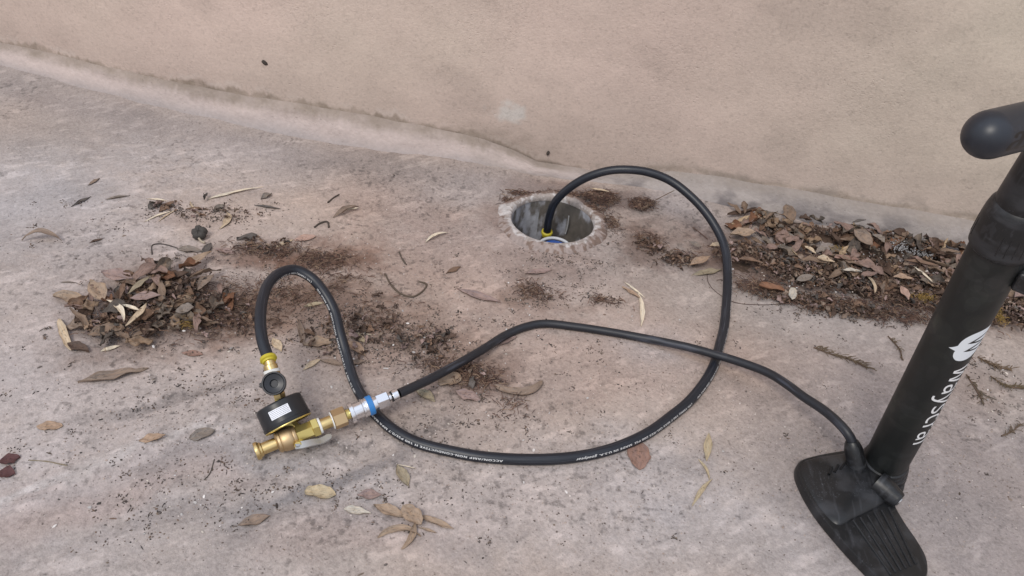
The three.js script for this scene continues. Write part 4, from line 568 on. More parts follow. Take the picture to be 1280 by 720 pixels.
// around the small hose loop and gauge
leaf([380, 432], [416, 428], 20, 'tan', 'broad tan leaf lying inside the small hose loop', { cup: 0.45 });
leaf([374, 400], [380, 434], 9, 'greybrown', 'upright narrow grey-brown leaf left of the broad tan leaf in the loop', { cup: 0.9 });
leaf([341, 424], [352, 440], 12, 'paletan', 'pale olive leaf just right of the yellow hose collar', { cup: 0.4 });
leaf([379, 463], [401, 450], 8, 'paletan', 'pale pointed leaf between the knob and the hose', { ...thin });
leaf([399, 450], [428, 457], 10, 'greybrown', 'grey leaf passing under the hose, joined to a pale pointed leaf', { cup: 0.4 });
leaf([433, 456], [457, 452], 9, 'greybrown', 'grey leaf just right of the hose, above the chrome coupler', { cup: 0.4 });
leaf([430, 414], [461, 429], 11, 'yellow', 'yellowish tan leaf right of the small hose loop', { cup: 0.6, sweep: 0.4 });
leaf([434, 427], [457, 445], 14, 'orange', 'orange-brown leaf below the yellowish leaf beside the hose', { cup: 0.6 });
leaf([438, 416], [464, 408], 3, 'cream', 'thin white straw above the yellowish leaf beside the hose', { ...thin, name: 'dry_straw', cat: 'straw' });
leaf([440, 417], [468, 419], 2.5, 'cream', 'thin white straw pointing right from the yellowish leaf', { ...thin, name: 'dry_straw', cat: 'straw' });
leaf([379, 384], [405, 379], 8, 'yellow', 'small tan leaf in the upper part of the small hose loop', { cup: 0.5 });
// under and around the pump hose
leaf([547, 480], [577, 474], 24, 'tan', 'cupped tan leaf tucked under the pump hose', { cup: 1.3, tilt: 0.3, tip: 0.5, base: 0.5 });
leaf([519, 489], [544, 503], 17, 'olive', 'olive tan curled leaf below the pump hose near the chrome nut', { cup: 1.1 });
leaf([569, 490], [601, 501], 18, 'mauve', 'faint flat brown leaf right of the cupped tan leaf', { cup: 0.3 });
leaf([625, 496], [678, 489], 15, 'greybrown', 'large curled U-shaped leaf in the middle inside the hose loop', { sweep: -2.2, chord: 0.72, cup: 1.0, wav: 0.15, tip: 0.5, base: 0.5 });
leaf([606, 432], [646, 422], 16, 'mauve', 'dull brown leaf half hidden behind the pump hose bend', { cup: 0.3 });
// the right middle
leaf([777, 359], [803, 375], 8, 'orange', 'orange-brown half of a split pod on the right of the middle', { ...thin, cup: 0.8 });
leaf([801, 366], [804, 410], 8, 'cream', 'pale downward half of the split pod on the right of the middle', { ...thin, sweep: 0.4, cup: 0.8 });
leaf([780, 353], [806, 372], 4, 'cream', 'thin pale sliver along the split pod', { ...thin });
leaf([797, 551], [799, 588], 26, 'red', 'red-brown oval leaf lying beside the hose, lower right', { cup: 0.25, wav: 0.05, tip: 0.6, base: 0.7 });
leaf([886, 541], [883, 577], 11, 'yellow', 'pale yellow pointed leaf at the top of a twisted strip, lower right', { cup: 0.8 });
leaf([875, 574], [889, 600], 5, 'yellow', 'upper half of a twisted yellow strip below the pale yellow leaf', { ...thin, sweep: 0.7, twist: 1.0 });
leaf([889, 597], [863, 633], 6, 'yellow', 'lower half of a twisted yellow strip, lower right', { ...thin, sweep: -0.3, twist: 0.8, cup: 0.9 });
// bottom
leaf([381, 617], [420, 620], 19, 'yellow', 'pale yellow cupped leaf below the brass fitting', { cup: 0.8, wav: 0.15, tip: 0.5, base: 0.4 });
leaf([447, 620], [477, 619], 13, 'mauve', 'mauve flat leaf between pale yellow leaf and olive leaf', { cup: 0.3 });
leaf([430, 636], [464, 643], 10, 'white', 'off-white leaf scrap below the mauve flat leaf', { cup: 0.6, peak: 0.3 });
leaf([496, 582], [511, 609], 13, 'olive', 'olive leaf below the hose with a straw at its tip', { cup: 0.5 });
leaf([497, 581], [520, 586], 1.6, 'cream', 'thin pale straw at the tip of the olive leaf', { ...thin, name: 'dry_straw', cat: 'straw' });
leaf([503, 632], [527, 655], 19, 'tan', 'oval tan leaf on top of the spidery leaf cluster at the bottom', { cup: 0.4, h: 0.006, tip: 0.6, base: 0.6 });
leaf([467, 632], [508, 648], 15, 'tan', 'left arm of the spidery leaf cluster at the bottom, with dark hole', { cup: 0.8 });
leaf([474, 662], [524, 662], 9, 'tan', 'long arching strip of the spidery leaf cluster at the bottom', { ...thin, sweep: 1.7, chord: 0.82, cup: 0.9, twist: 0.6 });
leaf([524, 656], [506, 689], 9, 'tan', 'lower hanging strip of the spidery leaf cluster at the bottom', { ...thin, sweep: 1.1, cup: 1.1, twist: 0.5, chord: 0.93 });
leaf([522, 646], [567, 662], 9, 'tan', 'right pointed arm of the spidery leaf cluster at the bottom', { ...thin, cup: 0.9 });
leaf([523, 660], [546, 667], 4, 'tan', 'short thin right strip of the spidery leaf cluster at the bottom', { ...thin });
leaf([46, 534], [79, 533], 13, 'orange', 'orange-brown oval leaf alone at the left edge', { cup: 0.3, tip: 0.6, base: 0.6 });
leaf([174, 553], [208, 547], 12, 'orange', 'orange-brown leaf alone between left edge and gauge', { cup: 0.4 });
leaf([237, 550], [269, 539], 15, 'grey', 'dark grey leaf alone left of the brass fitting', { cup: 0.4, tip: 0.6, base: 0.6 });
leaf([-2, 580], [26, 572], 17, 'wine', 'upper of two dark wine red leaves at the left edge', { cup: 0.6 });
leaf([-2, 591], [20, 594], 15, 'wine', 'lower of two dark wine red leaves at the left edge', { cup: 0.6 });
leaf([297, 657], [338, 645], 14, 'greybrown', 'reddish brown pointed leaf alone at the bottom left', { cup: 0.5 });
leaf([262, 262], [232, 262], 7, 'brown', 'brown shrivelled leaf at the centre of the upper left cluster', { cup: 1.2, ragged: 0.4 });
leaf([736, 243], [760, 247], 6, 'paletan', 'pale leaf sliver on the brown litter behind the drain', { ...thin, onHeap: 1, h: 0.003 });
// right heap: the leaves that stand out
leaf([860, 338], [885, 329], 15, 'orange', 'orange tan leaf at the left tip of the right heap', { cup: 0.5, onHeap: 1 });
leaf([864, 345], [903, 338], 13, 'olive', 'olive tan leaf crossing under the hose at the right heap', { cup: 0.5 });
leaf([884, 318], [900, 316], 11, 'paletan', 'small pale tan leaf left of the hose at the right heap', { cup: 0.7, onHeap: 1 });
leaf([859, 309], [875, 316], 11, 'grey', 'grey leaf at the upper left tip of the right heap', { cup: 0.5, onHeap: 1 });
leaf([910, 301], [942, 297], 22, 'tan', 'broad tan leaf just right of the hose on the right heap', { cup: 0.5, onHeap: 1, h: 0.004 });
leaf([967, 291], [997, 311], 14, 'grey', 'long flat grey leaf slanting at the back of the right heap', { cup: 0.25, wav: 0.05, onHeap: 1, h: 0.004, tip: 0.5 });
leaf([920, 335], [948, 340], 12, 'brown', 'dark edged brown crescent leaf right of the hose, front of heap', { cup: 0.9, onHeap: 1, h: 0.003 });
leaf([1001, 320], [1015, 330], 9, 'paletan', 'small beige pointed leaf in the middle of the right heap', { cup: 0.5, onHeap: 1, h: 0.005 });
leaf([1014, 329], [1029, 321], 11, 'grey', 'grey leaf next to the small beige pointed leaf on the right heap', { cup: 0.5, onHeap: 1, h: 0.004 });
leaf([1016, 337], [1038, 341], 17, 'paletan', 'beige triangular leaf in the middle of the right heap', { cup: 0.4, base: 0.4, onHeap: 1, h: 0.005, peak: 0.3 });
leaf([1036, 338], [1067, 339], 13, 'red', 'reddish folded leaf right of the beige triangular leaf', { cup: 0.4, base: 0.3, tip: 0.3, onHeap: 1, h: 0.005 });
leaf([1043, 352], [1071, 354], 10, 'white', 'grey-white crumpled leaf below the reddish folded leaf', { cup: 0.9, wav: 0.3, onHeap: 1, h: 0.003 });
leaf([988, 380], [989, 366], 12, 'white', 'small round white leaf at the front of the right heap', { cup: 0.3, tip: 0.45, base: 0.45, onHeap: 1, h: 0.003 });
leaf([991, 361], [1013, 355], 13, 'grey', 'grey-beige oval leaf above the small round white leaf', { cup: 0.4, onHeap: 1, h: 0.003 });
leaf([946, 363], [978, 370], 18, 'rust', 'rust brown ribbed curled leaf at the front of the right heap', { cup: 1.3, base: 0.3, tip: 0.3, onHeap: 1, h: 0.002 });
leaf([1081, 357], [1092, 379], 7, 'paletan', 'pale crescent leaf on the right heap left of the pump', { ...thin, sweep: 0.9, cup: 1, onHeap: 1, h: 0.004 });
leaf([1110, 360], [1134, 363], 14, 'orange', 'orange tan folded leaf on the right heap near the pump', { cup: 0.7, onHeap: 1, h: 0.005 });
leaf([1120, 369], [1131, 385], 13, 'pink', 'salmon coloured leaf below the orange tan folded leaf', { cup: 0.5, onHeap: 1, h: 0.004 });
leaf([1134, 349], [1157, 369], 6, 'cream', 'pale narrow leaf strip beside the pump barrel on the heap', { ...thin, onHeap: 1, h: 0.006 });
leaf([1150, 404], [1159, 393], 10, 'white', 'small white leaf chip at the front foot of the heap by the pump', { cup: 0.4 });
leaf([1123, 341], [1165, 348], 11, 'brown', 'long brown leaf lying left of the pump barrel on the heap', { cup: 0.6, onHeap: 1, h: 0.006 });
leaf([1062, 300], [1084, 322], 24, 'greybrown', 'big grey-brown upright leaf at the back of the right heap', { cup: 0.6, onHeap: 1, h: 0.012, tilt: 0.4 });
leaf([1085, 305], [1100, 316], 18, 'grey', 'grey curled leaf right of the big upright leaf, right heap', { cup: 0.9, onHeap: 1, h: 0.010 });
leaf([1060, 290], [1078, 285], 7, 'dkgrey', 'dark thin leaf standing against the wall above the right heap', { ...thin, onHeap: 1, h: 0.016 });
leaf([1266, 372], [1278, 362], 14, 'grey', 'grey round leaf right of the pump barrel on the heap', { cup: 0.9, onHeap: 1, h: 0.004 });
leaf([1258, 388], [1272, 380], 15, 'mauve', 'dull mauve leaf right of the pump barrel, front of heap', { cup: 0.9, onHeap: 1, h: 0.003 });
// the leaves of the heaps that nothing tells apart: one of each kind, then copies
{
  const R = rng(77); const kinds = [['greybrown', 0.030, 16], ['grey', 0.026, 15], ['brown', 0.028, 14], ['tan', 0.026, 15], ['dkbrown', 0.026, 14], ['mauve', 0.026, 14], ['brown', 0.024, 13], ['greybrown', 0.036, 12], ['greybrown', 0.044, 9], ['grey', 0.030, 17], ['dkgrey', 0.026, 14], ['tan', 0.017, 13], ['dkbrown', 0.040, 8], ['mauve', 0.034, 11], ['paletan', 0.034, 6], ['rust', 0.024, 15], ['dkgrey', 0.018, 13]];
  const protos = kinds.map(([c, L, w], i) => { const g = bladeGeo(L, w / 1000, { seed: 300 + i, cup: 0.5 + 0.9 * R(), bend: (R() - 0.3) * 1.8, sweep: (R() - 0.5) * 1.2, wav: 0.45, ragged: 0.32, nu: 10, nv: 5, tip: 0.45 + R() * 0.7, base: 0.4 + R() * 0.5, twist: (R() - 0.5) * 1.2, peak: 0.35 + R() * 0.3 }); return new THREE.Mesh(g, leafMat(C[c].map((v, q) => v * [0.80, 0.75, 0.69][q]), i)); });
  const used1 = new Set();
  const put = (i, x, z, lift, label, group) => { const m = protos[i].clone(); m.name = numbered('heap_leaf'); const s = 0.75 + R() * 0.75; m.scale.setScalar(s); m.position.set(x, gy(x, z) + mound(x, z) + lift + 0.002, z); m.rotation.set((R() - 0.5) * 0.9, R() * 6.283, (R() - 0.5) * 0.9, 'YXZ'); m.castShadow = m.receiveShadow = true; scene.add(m); const w = WORDS[kinds[i][0]], form = kinds[i][2] < 10 ? 'narrow' : kinds[i][1] < 0.02 ? 'small' : 'broad'; tag(m, `${w} ${form} dry leaf among many in the ${label}`, 'leaf', `${w} ${form} leaves of the ${group}`); };
  const WORDS = { greybrown: 'grey-brown', grey: 'grey', brown: 'brown', tan: 'tan', dkbrown: 'dark brown', mauve: 'mauve-brown', dkgrey: 'dark grey', paletan: 'pale tan', rust: 'rust brown' };
  const band = (cx, cz, rx, rz, n, label, group, lo = 0, hi = 0.006) => { for (let k = 0; k < n; k++) { const a = R() * 6.283, r = Math.sqrt(R()); put(Math.floor(R() * kinds.length), cx + Math.cos(a) * r * rx, cz + Math.sin(a) * r * rz, lo + R() * (hi - lo), label, group); } };
  const l = at(195, 383); band(l.x, l.z, 0.092, 0.088, 66, 'left leaf heap', 'left heap');
  const a = at(930, 318), b = at(1160, 350);
  for (let k = 0; k < 200; k++) { const t = R() * 1.45, x = lerp(a.x, b.x, t) + (R() - 0.5) * 0.06, z0 = toeZ(x), d = 0.008 + Math.pow(R(), 1.2) * (0.085 + 0.065 * Math.min(1, t * 2)); const grp = 'right heap'; put(Math.floor(R() * kinds.length), x, z0 + d, R() * 0.005, 'heap along the wall', grp); }
}
// ------------------------------------------------------------------ pod, twigs, sprigs
{
  const p = g0(249, 291, 0.009); const pod = thing('seed_pod', V(p.x, gy(p.x, p.z), p.z), 'dark round ribbed seed pod on the concrete above the left heap', 'seed pod');
  const body = new THREE.SphereGeometry(0.0115, 28, 20); const a = body.attributes.position; for (let i = 0; i < a.count; i++) { const x = a.getX(i), y = a.getY(i), z = a.getZ(i), an = Math.atan2(z, x), k = 1 - 0.22 * Math.pow(Math.abs(Math.cos(an * 2.5)), 10) + 0.16 * (vn(x * 400 + 9, z * 400 + y * 300 + 9) - 0.5) - 0.25 * sst(0.007, 0.0115, y); a.setXYZ(i, x * k, y * 0.85 * k, z * k); } body.computeVertexNormals(); body.rotateX(0.5); body.translate(p.x, p.y, p.z); part('pod_body', body, mat([0.055, 0.05, 0.045], 0.8), pod);
  const st = g0(245, 280, 0.014); part('pod_stalk', tube([V(p.x + 0.002, p.y - 0.003, p.z + 0.009), V(p.x + 0.007, p.y - 0.006, p.z + 0.012), V(p.x + 0.012, p.y - 0.007, p.z + 0.013)], 0.0016, { seg: 8, rad: 6, cap: true }), mat([0.40, 0.34, 0.26], 0.9), pod);
  const twig = (pts, r, col, label, name = 'twig') => { const q = pts.map((a, i) => g0(a[0], a[1], r + (a[2] ?? 0))); return solo(name, tube(q, r, { seg: 28, rad: 7, cap: true, rfn: t => 0.7 + 0.6 * vn(t * 11, r * 9000) }), mat(col, 0.9), g0(pts[0][0], pts[0][1], 0), label, 'twig'); };
  twig([[481, 342], [489, 356], [501, 367], [515, 371], [527, 365], [533, 355], [524, 352]], 0.0013, [0.10, 0.075, 0.055], 'thin brown twig bent like a hook, right of the small hose loop');
  twig([[499, 315], [503, 324], [508, 331]], 0.0011, [0.09, 0.07, 0.055], 'short dark twig above the hook-shaped twig');
  twig([[884, 341], [885, 352], [894, 364], [917, 377.5], [950, 381], [987, 379]], 0.0006, [0.10, 0.07, 0.06], 'hair-thin curved stem passing under the hose into the right heap', 'stem');
  twig([[866, 284, 0.002], [875, 291, 0.004], [885, 299, 0.006]], 0.0008, [0.13, 0.08, 0.06], 'thin reddish stem sticking out of the right heap at its left tip', 'stem');
  twig([[803, 262, 0.006], [820, 250, 0.010], [843, 238, 0.008]], 0.0007, [0.14, 0.10, 0.07], 'thin straight stem lying from the small fibre clump to the wall', 'stem');
  twig([[190, 318], [191, 306], [203, 305], [222, 310]], 0.0008, [0.06, 0.05, 0.045], 'thin dark crooked twig left of the flat oval grey leaf');
  twig([[393, 284], [400, 279], [409, 277], [411, 284]], 0.0014, [0.07, 0.055, 0.045], 'small dark curled twig between pink leaf and curled brown leaf');
  twig([[410, 253], [417, 247], [424, 243]], 0.0012, [0.07, 0.055, 0.045], 'short dark twig above the curled brown leaf');
  twig([[36, 575], [60, 577], [84, 582]], 0.0006, [0.22, 0.18, 0.12], 'thin pale twig right of the wine red leaves');
  twig([[268, 574], [262, 592], [255, 600]], 0.0006, [0.08, 0.07, 0.06], 'thin dark twig below the dark grey leaf');
  twig([[1218, 482], [1228, 492], [1246, 500]], 0.0008, [0.12, 0.10, 0.08], 'thin bent twig on the concrete right of the pump', 'twig');
  // fibrous sprigs: a stalk with many short needles
  const sprig = (pts, label, n, L, seed, col = [0.13, 0.085, 0.06]) => { const R = rng(seed), q = pts.map(a => g0(a[0], a[1], 0.002)); const c = new THREE.CatmullRomCurve3(q); const s = thing('dry_sprig', V(q[0].x, gy(q[0].x, q[0].z), q[0].z), label, 'sprig'); part('stalk', tube(c, 0.0009, { seg: 20, rad: 6, cap: true }), mat(col, 0.9), s); const gs = []; for (let k = 0; k < n; k++) { const t = R(), p = c.getPointAt(t), tg = c.getTangentAt(t), an = (R() - 0.5) * 2.4, d = tg.clone().applyAxisAngle(V(0, 1, 0), an).multiplyScalar(L * (0.4 + R())); d.y = (R() - 0.2) * 0.005; const e = p.clone().add(d); e.y = Math.max(e.y, gy(e.x, e.z) + 0.0008); const mm = p.clone().lerp(e, 0.5); mm.y += 0.0015; gs.push(tube([p, mm, e], 0.0004 + R() * 0.0003, { seg: 4, rad: 4 })); } const o = part('needles', gs, mat(col.map(v => v * (0.8 + 0.4 * R())), 0.9), s); o.userData.kind = 'stuff'; return s; };
  sprig([[1017, 434], [1040, 443], [1062, 449], [1084, 460]], 'dry brown needle sprig lying on bare concrete below the right heap', 55, 0.011, 4);
  sprig([[1180, 433], [1196, 440], [1212, 448]], 'dry needle sprig close behind the pump barrel', 34, 0.009, 5);
  sprig([[1222, 446], [1244, 458], [1262, 462]], 'dry needle sprig above the bent twig right of the pump', 40, 0.010, 6);
  sprig([[1238, 470], [1258, 482], [1280, 486]], 'dry needle sprig at the right edge, middle one of three', 34, 0.010, 7);
  sprig([[1110, 420], [1124, 436], [1128, 450]], 'faint short dry sprig left of the pump barrel below the heap', 16, 0.007, 8);
  sprig([[1208, 468], [1222, 490], [1230, 505]], 'slanting dry sprig just right of the white lettering', 26, 0.008, 9);
  sprig([[1252, 545], [1264, 540], [1276, 530]], 'small dry sprig low at the right edge', 20, 0.008, 10);
}
// ------------------------------------------------------------------ litter nobody could count
{
  const R = rng(2024), gauss = () => { let s = 0; for (let i = 0; i < 4; i++) s += R(); return (s - 2) * 0.87; };
  const M = new THREE.Matrix4(), Q = new THREE.Quaternion(), E = new THREE.Euler(), col = new THREE.Color();
  const vis = (x, z) => z > toeZ(x) + 0.005 && x > -1.2 && x < 1.1 && Math.hypot(x - DRAIN.x, z - DRAIN.z) > 0.074;
  function scatter(name, label, geo, m, list, place, colors) { const items = []; for (const s of list) { const p = at(s[0], s[1]); for (let k = 0; k < s[4] * (name === 'dark_crumbs' ? 0.82 : 1); k++) { if (name === 'dark_crumbs' && R() < 0.16) { const cx = p.x + gauss() * s[2], cz = p.z + gauss() * s[3], n = 3 + Math.floor(R() * 9); for (let q = 0; q < n; q++) { const x = cx + gauss() * 0.006, z = cz + gauss() * 0.006; if (vis(x, z)) items.push([x, z]); } k += n - 1; continue; } const x = p.x + gauss() * s[2], z = p.z + gauss() * s[3]; if (vis(x, z) && (name[0] !== 'b' || fbm(x * 22 + 5, z * 22 + 5, 3) + 0.25 * R() > 0.47 || s[2] < 0.026)) items.push([x, z]); } }
    const im = new THREE.InstancedMesh(geo, m, items.length); im.name = name; items.forEach(([x, z], i) => { const [y, sx, sy, sz, tilt] = place(x, z); E.set((R() - 0.5) * tilt, R() * 6.283, (R() - 0.5) * tilt, 'YXZ'); Q.setFromEuler(E); M.compose(V(x, y, z), Q, V(sx, sy, sz)); im.setMatrixAt(i, M); const c = colors[Math.floor(R() * colors.length)], k = 0.7 + 0.6 * R(); col.setRGB(c[0] * k, c[1] * k, c[2] * k); im.setColorAt(i, col); }); im.castShadow = im.receiveShadow = true; scene.add(im); tag(im, label, null, null, 'stuff'); return im; }
  const crumb = new THREE.IcosahedronGeometry(1, 0); { const a = crumb.attributes.position; for (let i = 0; i < a.count; i++) { const k = 0.8 + 0.4 * vn(a.getX(i) * 3 + 20, a.getY(i) * 3 + a.getZ(i) * 2 + 20); a.setXYZ(i, a.getX(i) * k, a.getY(i) * k, a.getZ(i) * k); } crumb.computeVertexNormals(); }
  const white = new THREE.MeshStandardMaterial({ color: 0xffffff, roughness: 0.9, side: THREE.DoubleSide });
  const cl = [ // px, py, sx, sz (m), n
    [450, 395, 0.06, 0.06, 640], [500, 430, 0.06, 0.05, 720], [420, 430, 0.05, 0.04, 360], [540, 410, 0.05, 0.05, 420], [560, 440, 0.06, 0.04, 300], [385, 400, 0.05, 0.05, 400], [360, 360, 0.07, 0.05, 360], [320, 420, 0.05, 0.05, 190], [400, 320, 0.06, 0.03, 170], [290, 350, 0.06, 0.05, 190],
    [280, 270, 0.07, 0.022, 330], [230, 265, 0.06, 0.022, 240], [130, 280, 0.10, 0.05, 70], [60, 300, 0.10, 0.06, 45], [330, 260, 0.05, 0.03, 60], [230, 320, 0.07, 0.02, 80],
    [210, 610, 0.07, 0.03, 120], [280, 600, 0.08, 0.03, 120], [150, 640, 0.05, 0.02, 60], [330, 620, 0.06, 0.03, 90], [270, 650, 0.06, 0.02, 70], [60, 560, 0.06, 0.04, 70], [130, 680, 0.05, 0.02, 25], [240, 480, 0.07, 0.03, 130], [300, 490, 0.05, 0.03, 110], [180, 510, 0.06, 0.03, 60],
    [400, 590, 0.06, 0.03, 70], [470, 610, 0.04, 0.02, 60], [500, 640, 0.04, 0.02, 25], [560, 520, 0.07, 0.03, 130], [640, 530, 0.08, 0.03, 60], [520, 545, 0.04, 0.02, 60], [600, 480, 0.06, 0.03, 150],
    [670, 370, 0.05, 0.03, 260], [700, 350, 0.07, 0.03, 150], [740, 370, 0.05, 0.03, 150], [640, 400, 0.06, 0.04, 90], [700, 440, 0.10, 0.05, 110], [780, 470, 0.09, 0.05, 45], [590, 350, 0.08, 0.05, 60], [690, 325, 0.05, 0.02, 120], [740, 330, 0.06, 0.03, 130], [810, 320, 0.05, 0.03, 90],
    [850, 400, 0.10, 0.06, 40], [950, 500, 0.15, 0.08, 45], [1230, 470, 0.07, 0.06, 190], [1270, 520, 0.05, 0.05, 110], [1200, 440, 0.05, 0.03, 90], [1240, 620, 0.08, 0.06, 35], [1000, 420, 0.12, 0.04, 60], [980, 390, 0.10, 0.02, 130], [1080, 400, 0.10, 0.02, 160],
    [640, 400, 0.45, 0.3, 330], [500, 660, 0.3, 0.06, 45], [760, 660, 0.2, 0.06, 25], [110, 420, 0.12, 0.12, 150], [30, 460, 0.08, 0.1, 50], [190, 430, 0.09, 0.02, 170], [620, 640, 0.1, 0.04, 22], [120, 260, 0.2, 0.04, 110], [690, 320, 0.08, 0.015, 90], [770, 290, 0.03, 0.03, 80]];
  scatter('dark_crumbs', 'scattered small dark seed crumbs and leaf bits across the concrete', crumb, white, cl, (x, z) => { const l = 0.0007 + R() * R() * R() * 0.0040; return [gy(x, z) + 0.0002 + mound(x, z) * 0.9, l, 0.0003 + R() * 0.0005, 0.0004 + R() * R() * 0.0013, 0.5]; }, [[0.055, 0.042, 0.036], [0.085, 0.062, 0.048], [0.045, 0.038, 0.036], [0.14, 0.095, 0.07], [0.10, 0.085, 0.078], [0.18, 0.14, 0.11]]);
  const pl = [[500, 430, 0.08, 0.06, 40], [700, 400, 0.2, 0.1, 30], [250, 400, 0.1, 0.08, 40], [1100, 340, 0.12, 0.04, 130], [1240, 500, 0.08, 0.08, 35], [230, 620, 0.12, 0.05, 26], [640, 470, 0.3, 0.2, 40], [1000, 360, 0.1, 0.03, 60]];
  scatter('pale_chips', 'scattered tiny pale chips of plaster and leaf on the concrete', crumb, white, pl, (x, z) => { const l = 0.0009 + R() * R() * 0.0026; return [gy(x, z) + 0.0005 + mound(x, z), l, 0.0006, l * 0.6, 0.6]; }, [[0.6, 0.57, 0.55], [0.5, 0.45, 0.4], [0.45, 0.43, 0.42]]);
  const gl = [[640, 560, 0.35, 0.16, 2600], [250, 560, 0.22, 0.14, 1500], [1100, 560, 0.22, 0.14, 1300], [500, 330, 0.4, 0.14, 1500]];
  scatter('sand_grit', 'fine sand grains loose on the concrete', crumb, white, gl, (x, z) => { const l = 0.00045 + R() * R() * 0.0011; return [gy(x, z) + 0.0002, l, l * 0.6, l * (0.6 + 0.4 * R()), 1]; }, [[0.24, 0.20, 0.18], [0.48, 0.43, 0.40], [0.16, 0.13, 0.115], [0.36, 0.29, 0.25]]);
  const fib = (() => { const g = tube([V(-1, 0, 0), V(-0.2, 0.12, 0.10), V(0.4, 0.08, -0.06), V(1, -0.05, 0.1)], 0.075, { seg: 5, rad: 4 }); return g; })();
  const fl = [[395, 322, 0.06, 0.028, 620], [330, 312, 0.055, 0.02, 420], [350, 365, 0.08, 0.035, 520], [300, 395, 0.06, 0.04, 420], [430, 345, 0.05, 0.03, 220], [220, 380, 0.06, 0.06, 560], [150, 410, 0.05, 0.03, 260], [260, 400, 0.045, 0.04, 320], [590, 468, 0.035, 0.022, 430], [550, 455, 0.04, 0.02, 130], [672, 362, 0.035, 0.02, 260], [755, 376, 0.028, 0.012, 120],
    [752, 251, 0.024, 0.020, 900], [803, 259, 0.019, 0.014, 560], [715, 246, 0.045, 0.012, 700], [735, 262, 0.03, 0.015, 300], [812, 302, 0.022, 0.024, 380], [640, 252, 0.02, 0.012, 120], [655, 243, 0.03, 0.010, 160], [765, 280, 0.014, 0.025, 150],
    [850, 322, 0.03, 0.02, 260], [960, 362, 0.05, 0.022, 900], [1040, 382, 0.07, 0.022, 1900], [1120, 398, 0.06, 0.02, 900], [1100, 365, 0.07, 0.045, 1000], [1150, 380, 0.06, 0.04, 700], [920, 320, 0.05, 0.03, 380], [1230, 390, 0.06, 0.05, 700], [1010, 330, 0.08, 0.04, 500], [470, 400, 0.06, 0.05, 260], [640, 505, 0.02, 0.02, 60]];
  scatter('brown_needle_litter', 'rust brown needles and fine fibres matted in patches on the concrete and heaps', fib, white, fl, (x, z) => { const l = 0.0022 + R() * 0.0038; return [gy(x, z) + 0.0006 + mound(x, z) + R() * 0.003, l, l * (0.7 + R()), l, 0.7]; }, [[0.12, 0.066, 0.048], [0.15, 0.085, 0.062], [0.085, 0.05, 0.04], [0.19, 0.115, 0.08], [0.065, 0.042, 0.036], [0.26, 0.18, 0.125]]);
  const flake = bladeGeo(2, 1.3, { seed: 91, cup: 0.9, wav: 0.5, ragged: 0.5, nu: 5, nv: 3, tip: 0.4, base: 0.4, bend: 0.8, thick: 0.03 });
  const fk = [[190, 383, 0.045, 0.05, 460], [230, 370, 0.03, 0.04, 190], [140, 410, 0.03, 0.025, 110], [940, 322, 0.045, 0.03, 320], [1010, 345, 0.06, 0.035, 700], [1085, 355, 0.06, 0.045, 900], [1150, 370, 0.055, 0.045, 700], [1250, 385, 0.06, 0.05, 650], [990, 375, 0.05, 0.015, 200], [1060, 390, 0.06, 0.015, 260], [480, 410, 0.06, 0.05, 80], [420, 410, 0.05, 0.04, 70], [275, 266, 0.05, 0.022, 55], [210, 258, 0.025, 0.014, 26], [265, 385, 0.04, 0.04, 130], [310, 400, 0.03, 0.03, 60], [845, 325, 0.03, 0.02, 90], [812, 303, 0.018, 0.02, 70], [985, 297, 0.05, 0.010, 170], [1060, 304, 0.05, 0.012, 220], [1130, 316, 0.05, 0.014, 220], [540, 430, 0.03, 0.03, 60], [590, 470, 0.02, 0.015, 18], [330, 310, 0.04, 0.02, 40]];
  scatter('leaf_fragments', 'crumbled dry leaf fragments filling the leaf heaps', flake, new THREE.MeshStandardMaterial({ color: 0xffffff, map: leafTex[1], roughness: 0.85, side: THREE.DoubleSide }), fk, (x, z) => { const l = 0.0018 + R() * R() * 0.0075; return [gy(x, z) + 0.001 + mound(x, z) * (0.6 + 0.4 * R()) + R() * 0.004, l, l, l * (0.5 + R() * 0.6), 1.6]; }, [C.greybrown, C.brown, C.brown, C.dkbrown, C.dkbrown, C.dkgrey, C.mauve, C.dkbrown]);
  // pale gritty clump and mossy tufts in the right heap
  const moss = [[1148, 383, 0.016, 0.008, 190], [1243, 402, 0.010, 0.016, 240], [1040, 322, 0.010, 0.006, 70], [236, 410, 0.010, 0.010, 90]];
  scatter('yellow_moss_tufts', 'yellowish moss tufts caught in the leaf heaps', fib, white, moss, (x, z) => { const l = 0.0016 + R() * 0.002; return [gy(x, z) + mound(x, z) + 0.002 + R() * 0.006, l, l, l, 2.5]; }, [[0.30, 0.20, 0.05], [0.22, 0.15, 0.045], [0.36, 0.22, 0.07]]);
  const grit = [[1118, 322, 0.022, 0.010, 170], [1148, 330, 0.02, 0.010, 130], [970, 315, 0.012, 0.008, 40]];
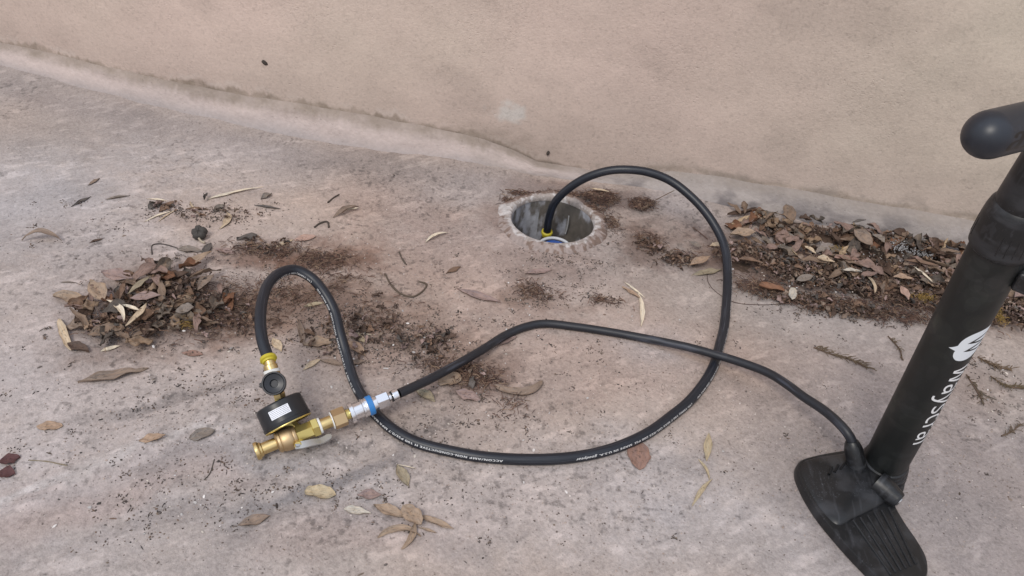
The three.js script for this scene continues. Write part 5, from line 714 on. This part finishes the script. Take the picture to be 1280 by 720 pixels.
  scatter('pale_fluff', 'pale grey fluff and grit on the back of the right heap', crumb, white, grit, (x, z) => { const l = 0.0006 + R() * 0.0010; return [gy(x, z) + mound(x, z) + 0.003 + R() * 0.004, l, l * 0.8, l, 3]; }, [[0.34, 0.33, 0.33], [0.26, 0.25, 0.25], [0.17, 0.165, 0.16]]);
  // soil-dark leaf mould under each heap
  const mould = (name, x0, x1, z0, z1, a, b, label) => { const st = 0.004, nx = Math.round((x1 - x0) / st), nz = Math.round((z1 - z0) / st), pos = [], idx = [], ok = [], uvs = []; for (let j = 0; j <= nz; j++) for (let i = 0; i <= nx; i++) { const x = x0 + i * st, z = z0 + j * st, m = mound(x, z, a, b); const y = m > 0.011 ? m - 0.011 + (fbm(x * 90, z * 90, 3) - 0.5) * 0.013 * Math.min(1, m / 0.008) : -0.004; pos.push(x, gy(x, z) + y - 0.001, z); uvs.push(x * 4, z * 4); ok.push(y > -0.003 && z > toeZ(x) - 0.03); } for (let j = 0; j < nz; j++) for (let i = 0; i < nx; i++) { const p = j * (nx + 1) + i, q = p + nx + 1; if (!(ok[p] || ok[p + 1] || ok[q] || ok[q + 1])) continue; idx.push(p, q, p + 1, p + 1, q, q + 1); } const g = new THREE.BufferGeometry(); g.setAttribute('position', new THREE.Float32BufferAttribute(pos, 3)); g.setAttribute('uv', new THREE.Float32BufferAttribute(uvs, 2)); g.setIndex(idx); g.computeVertexNormals(); const o = solo(name, g, mouldMat, V(0, 0, 0), label, null, null, 'stuff'); return o; };
  const mouldMat = new THREE.MeshStandardMaterial({ map: dataTex(512, 512, (i, j, o) => { const n = fbm(i / 9, j / 9, 4), n2 = fbm(i / 40 + 9, j / 40, 3); const k = 0.35 + 1.1 * n; o[0] = lerp(0.075, 0.13, n2) * k; o[1] = lerp(0.052, 0.08, n2) * k; o[2] = lerp(0.04, 0.055, n2) * k; }), roughness: 0.95 });
  mould('leaf_mould', -0.66, -0.30, -0.98, -0.62, 0, 3, 'dark crumbly leaf mould under the left leaf heap');
  mould('leaf_mould', 0.24, 1.10, -1.24, -0.84, 3, 9, 'dark crumbly leaf mould under the heap along the wall');
  mould('leaf_mould', 0.06, 0.24, -1.22, -1.06, 9, 11, 'dark crumbly mould under the fibre clumps behind the drain');
}
renderer.render(scene, camera);
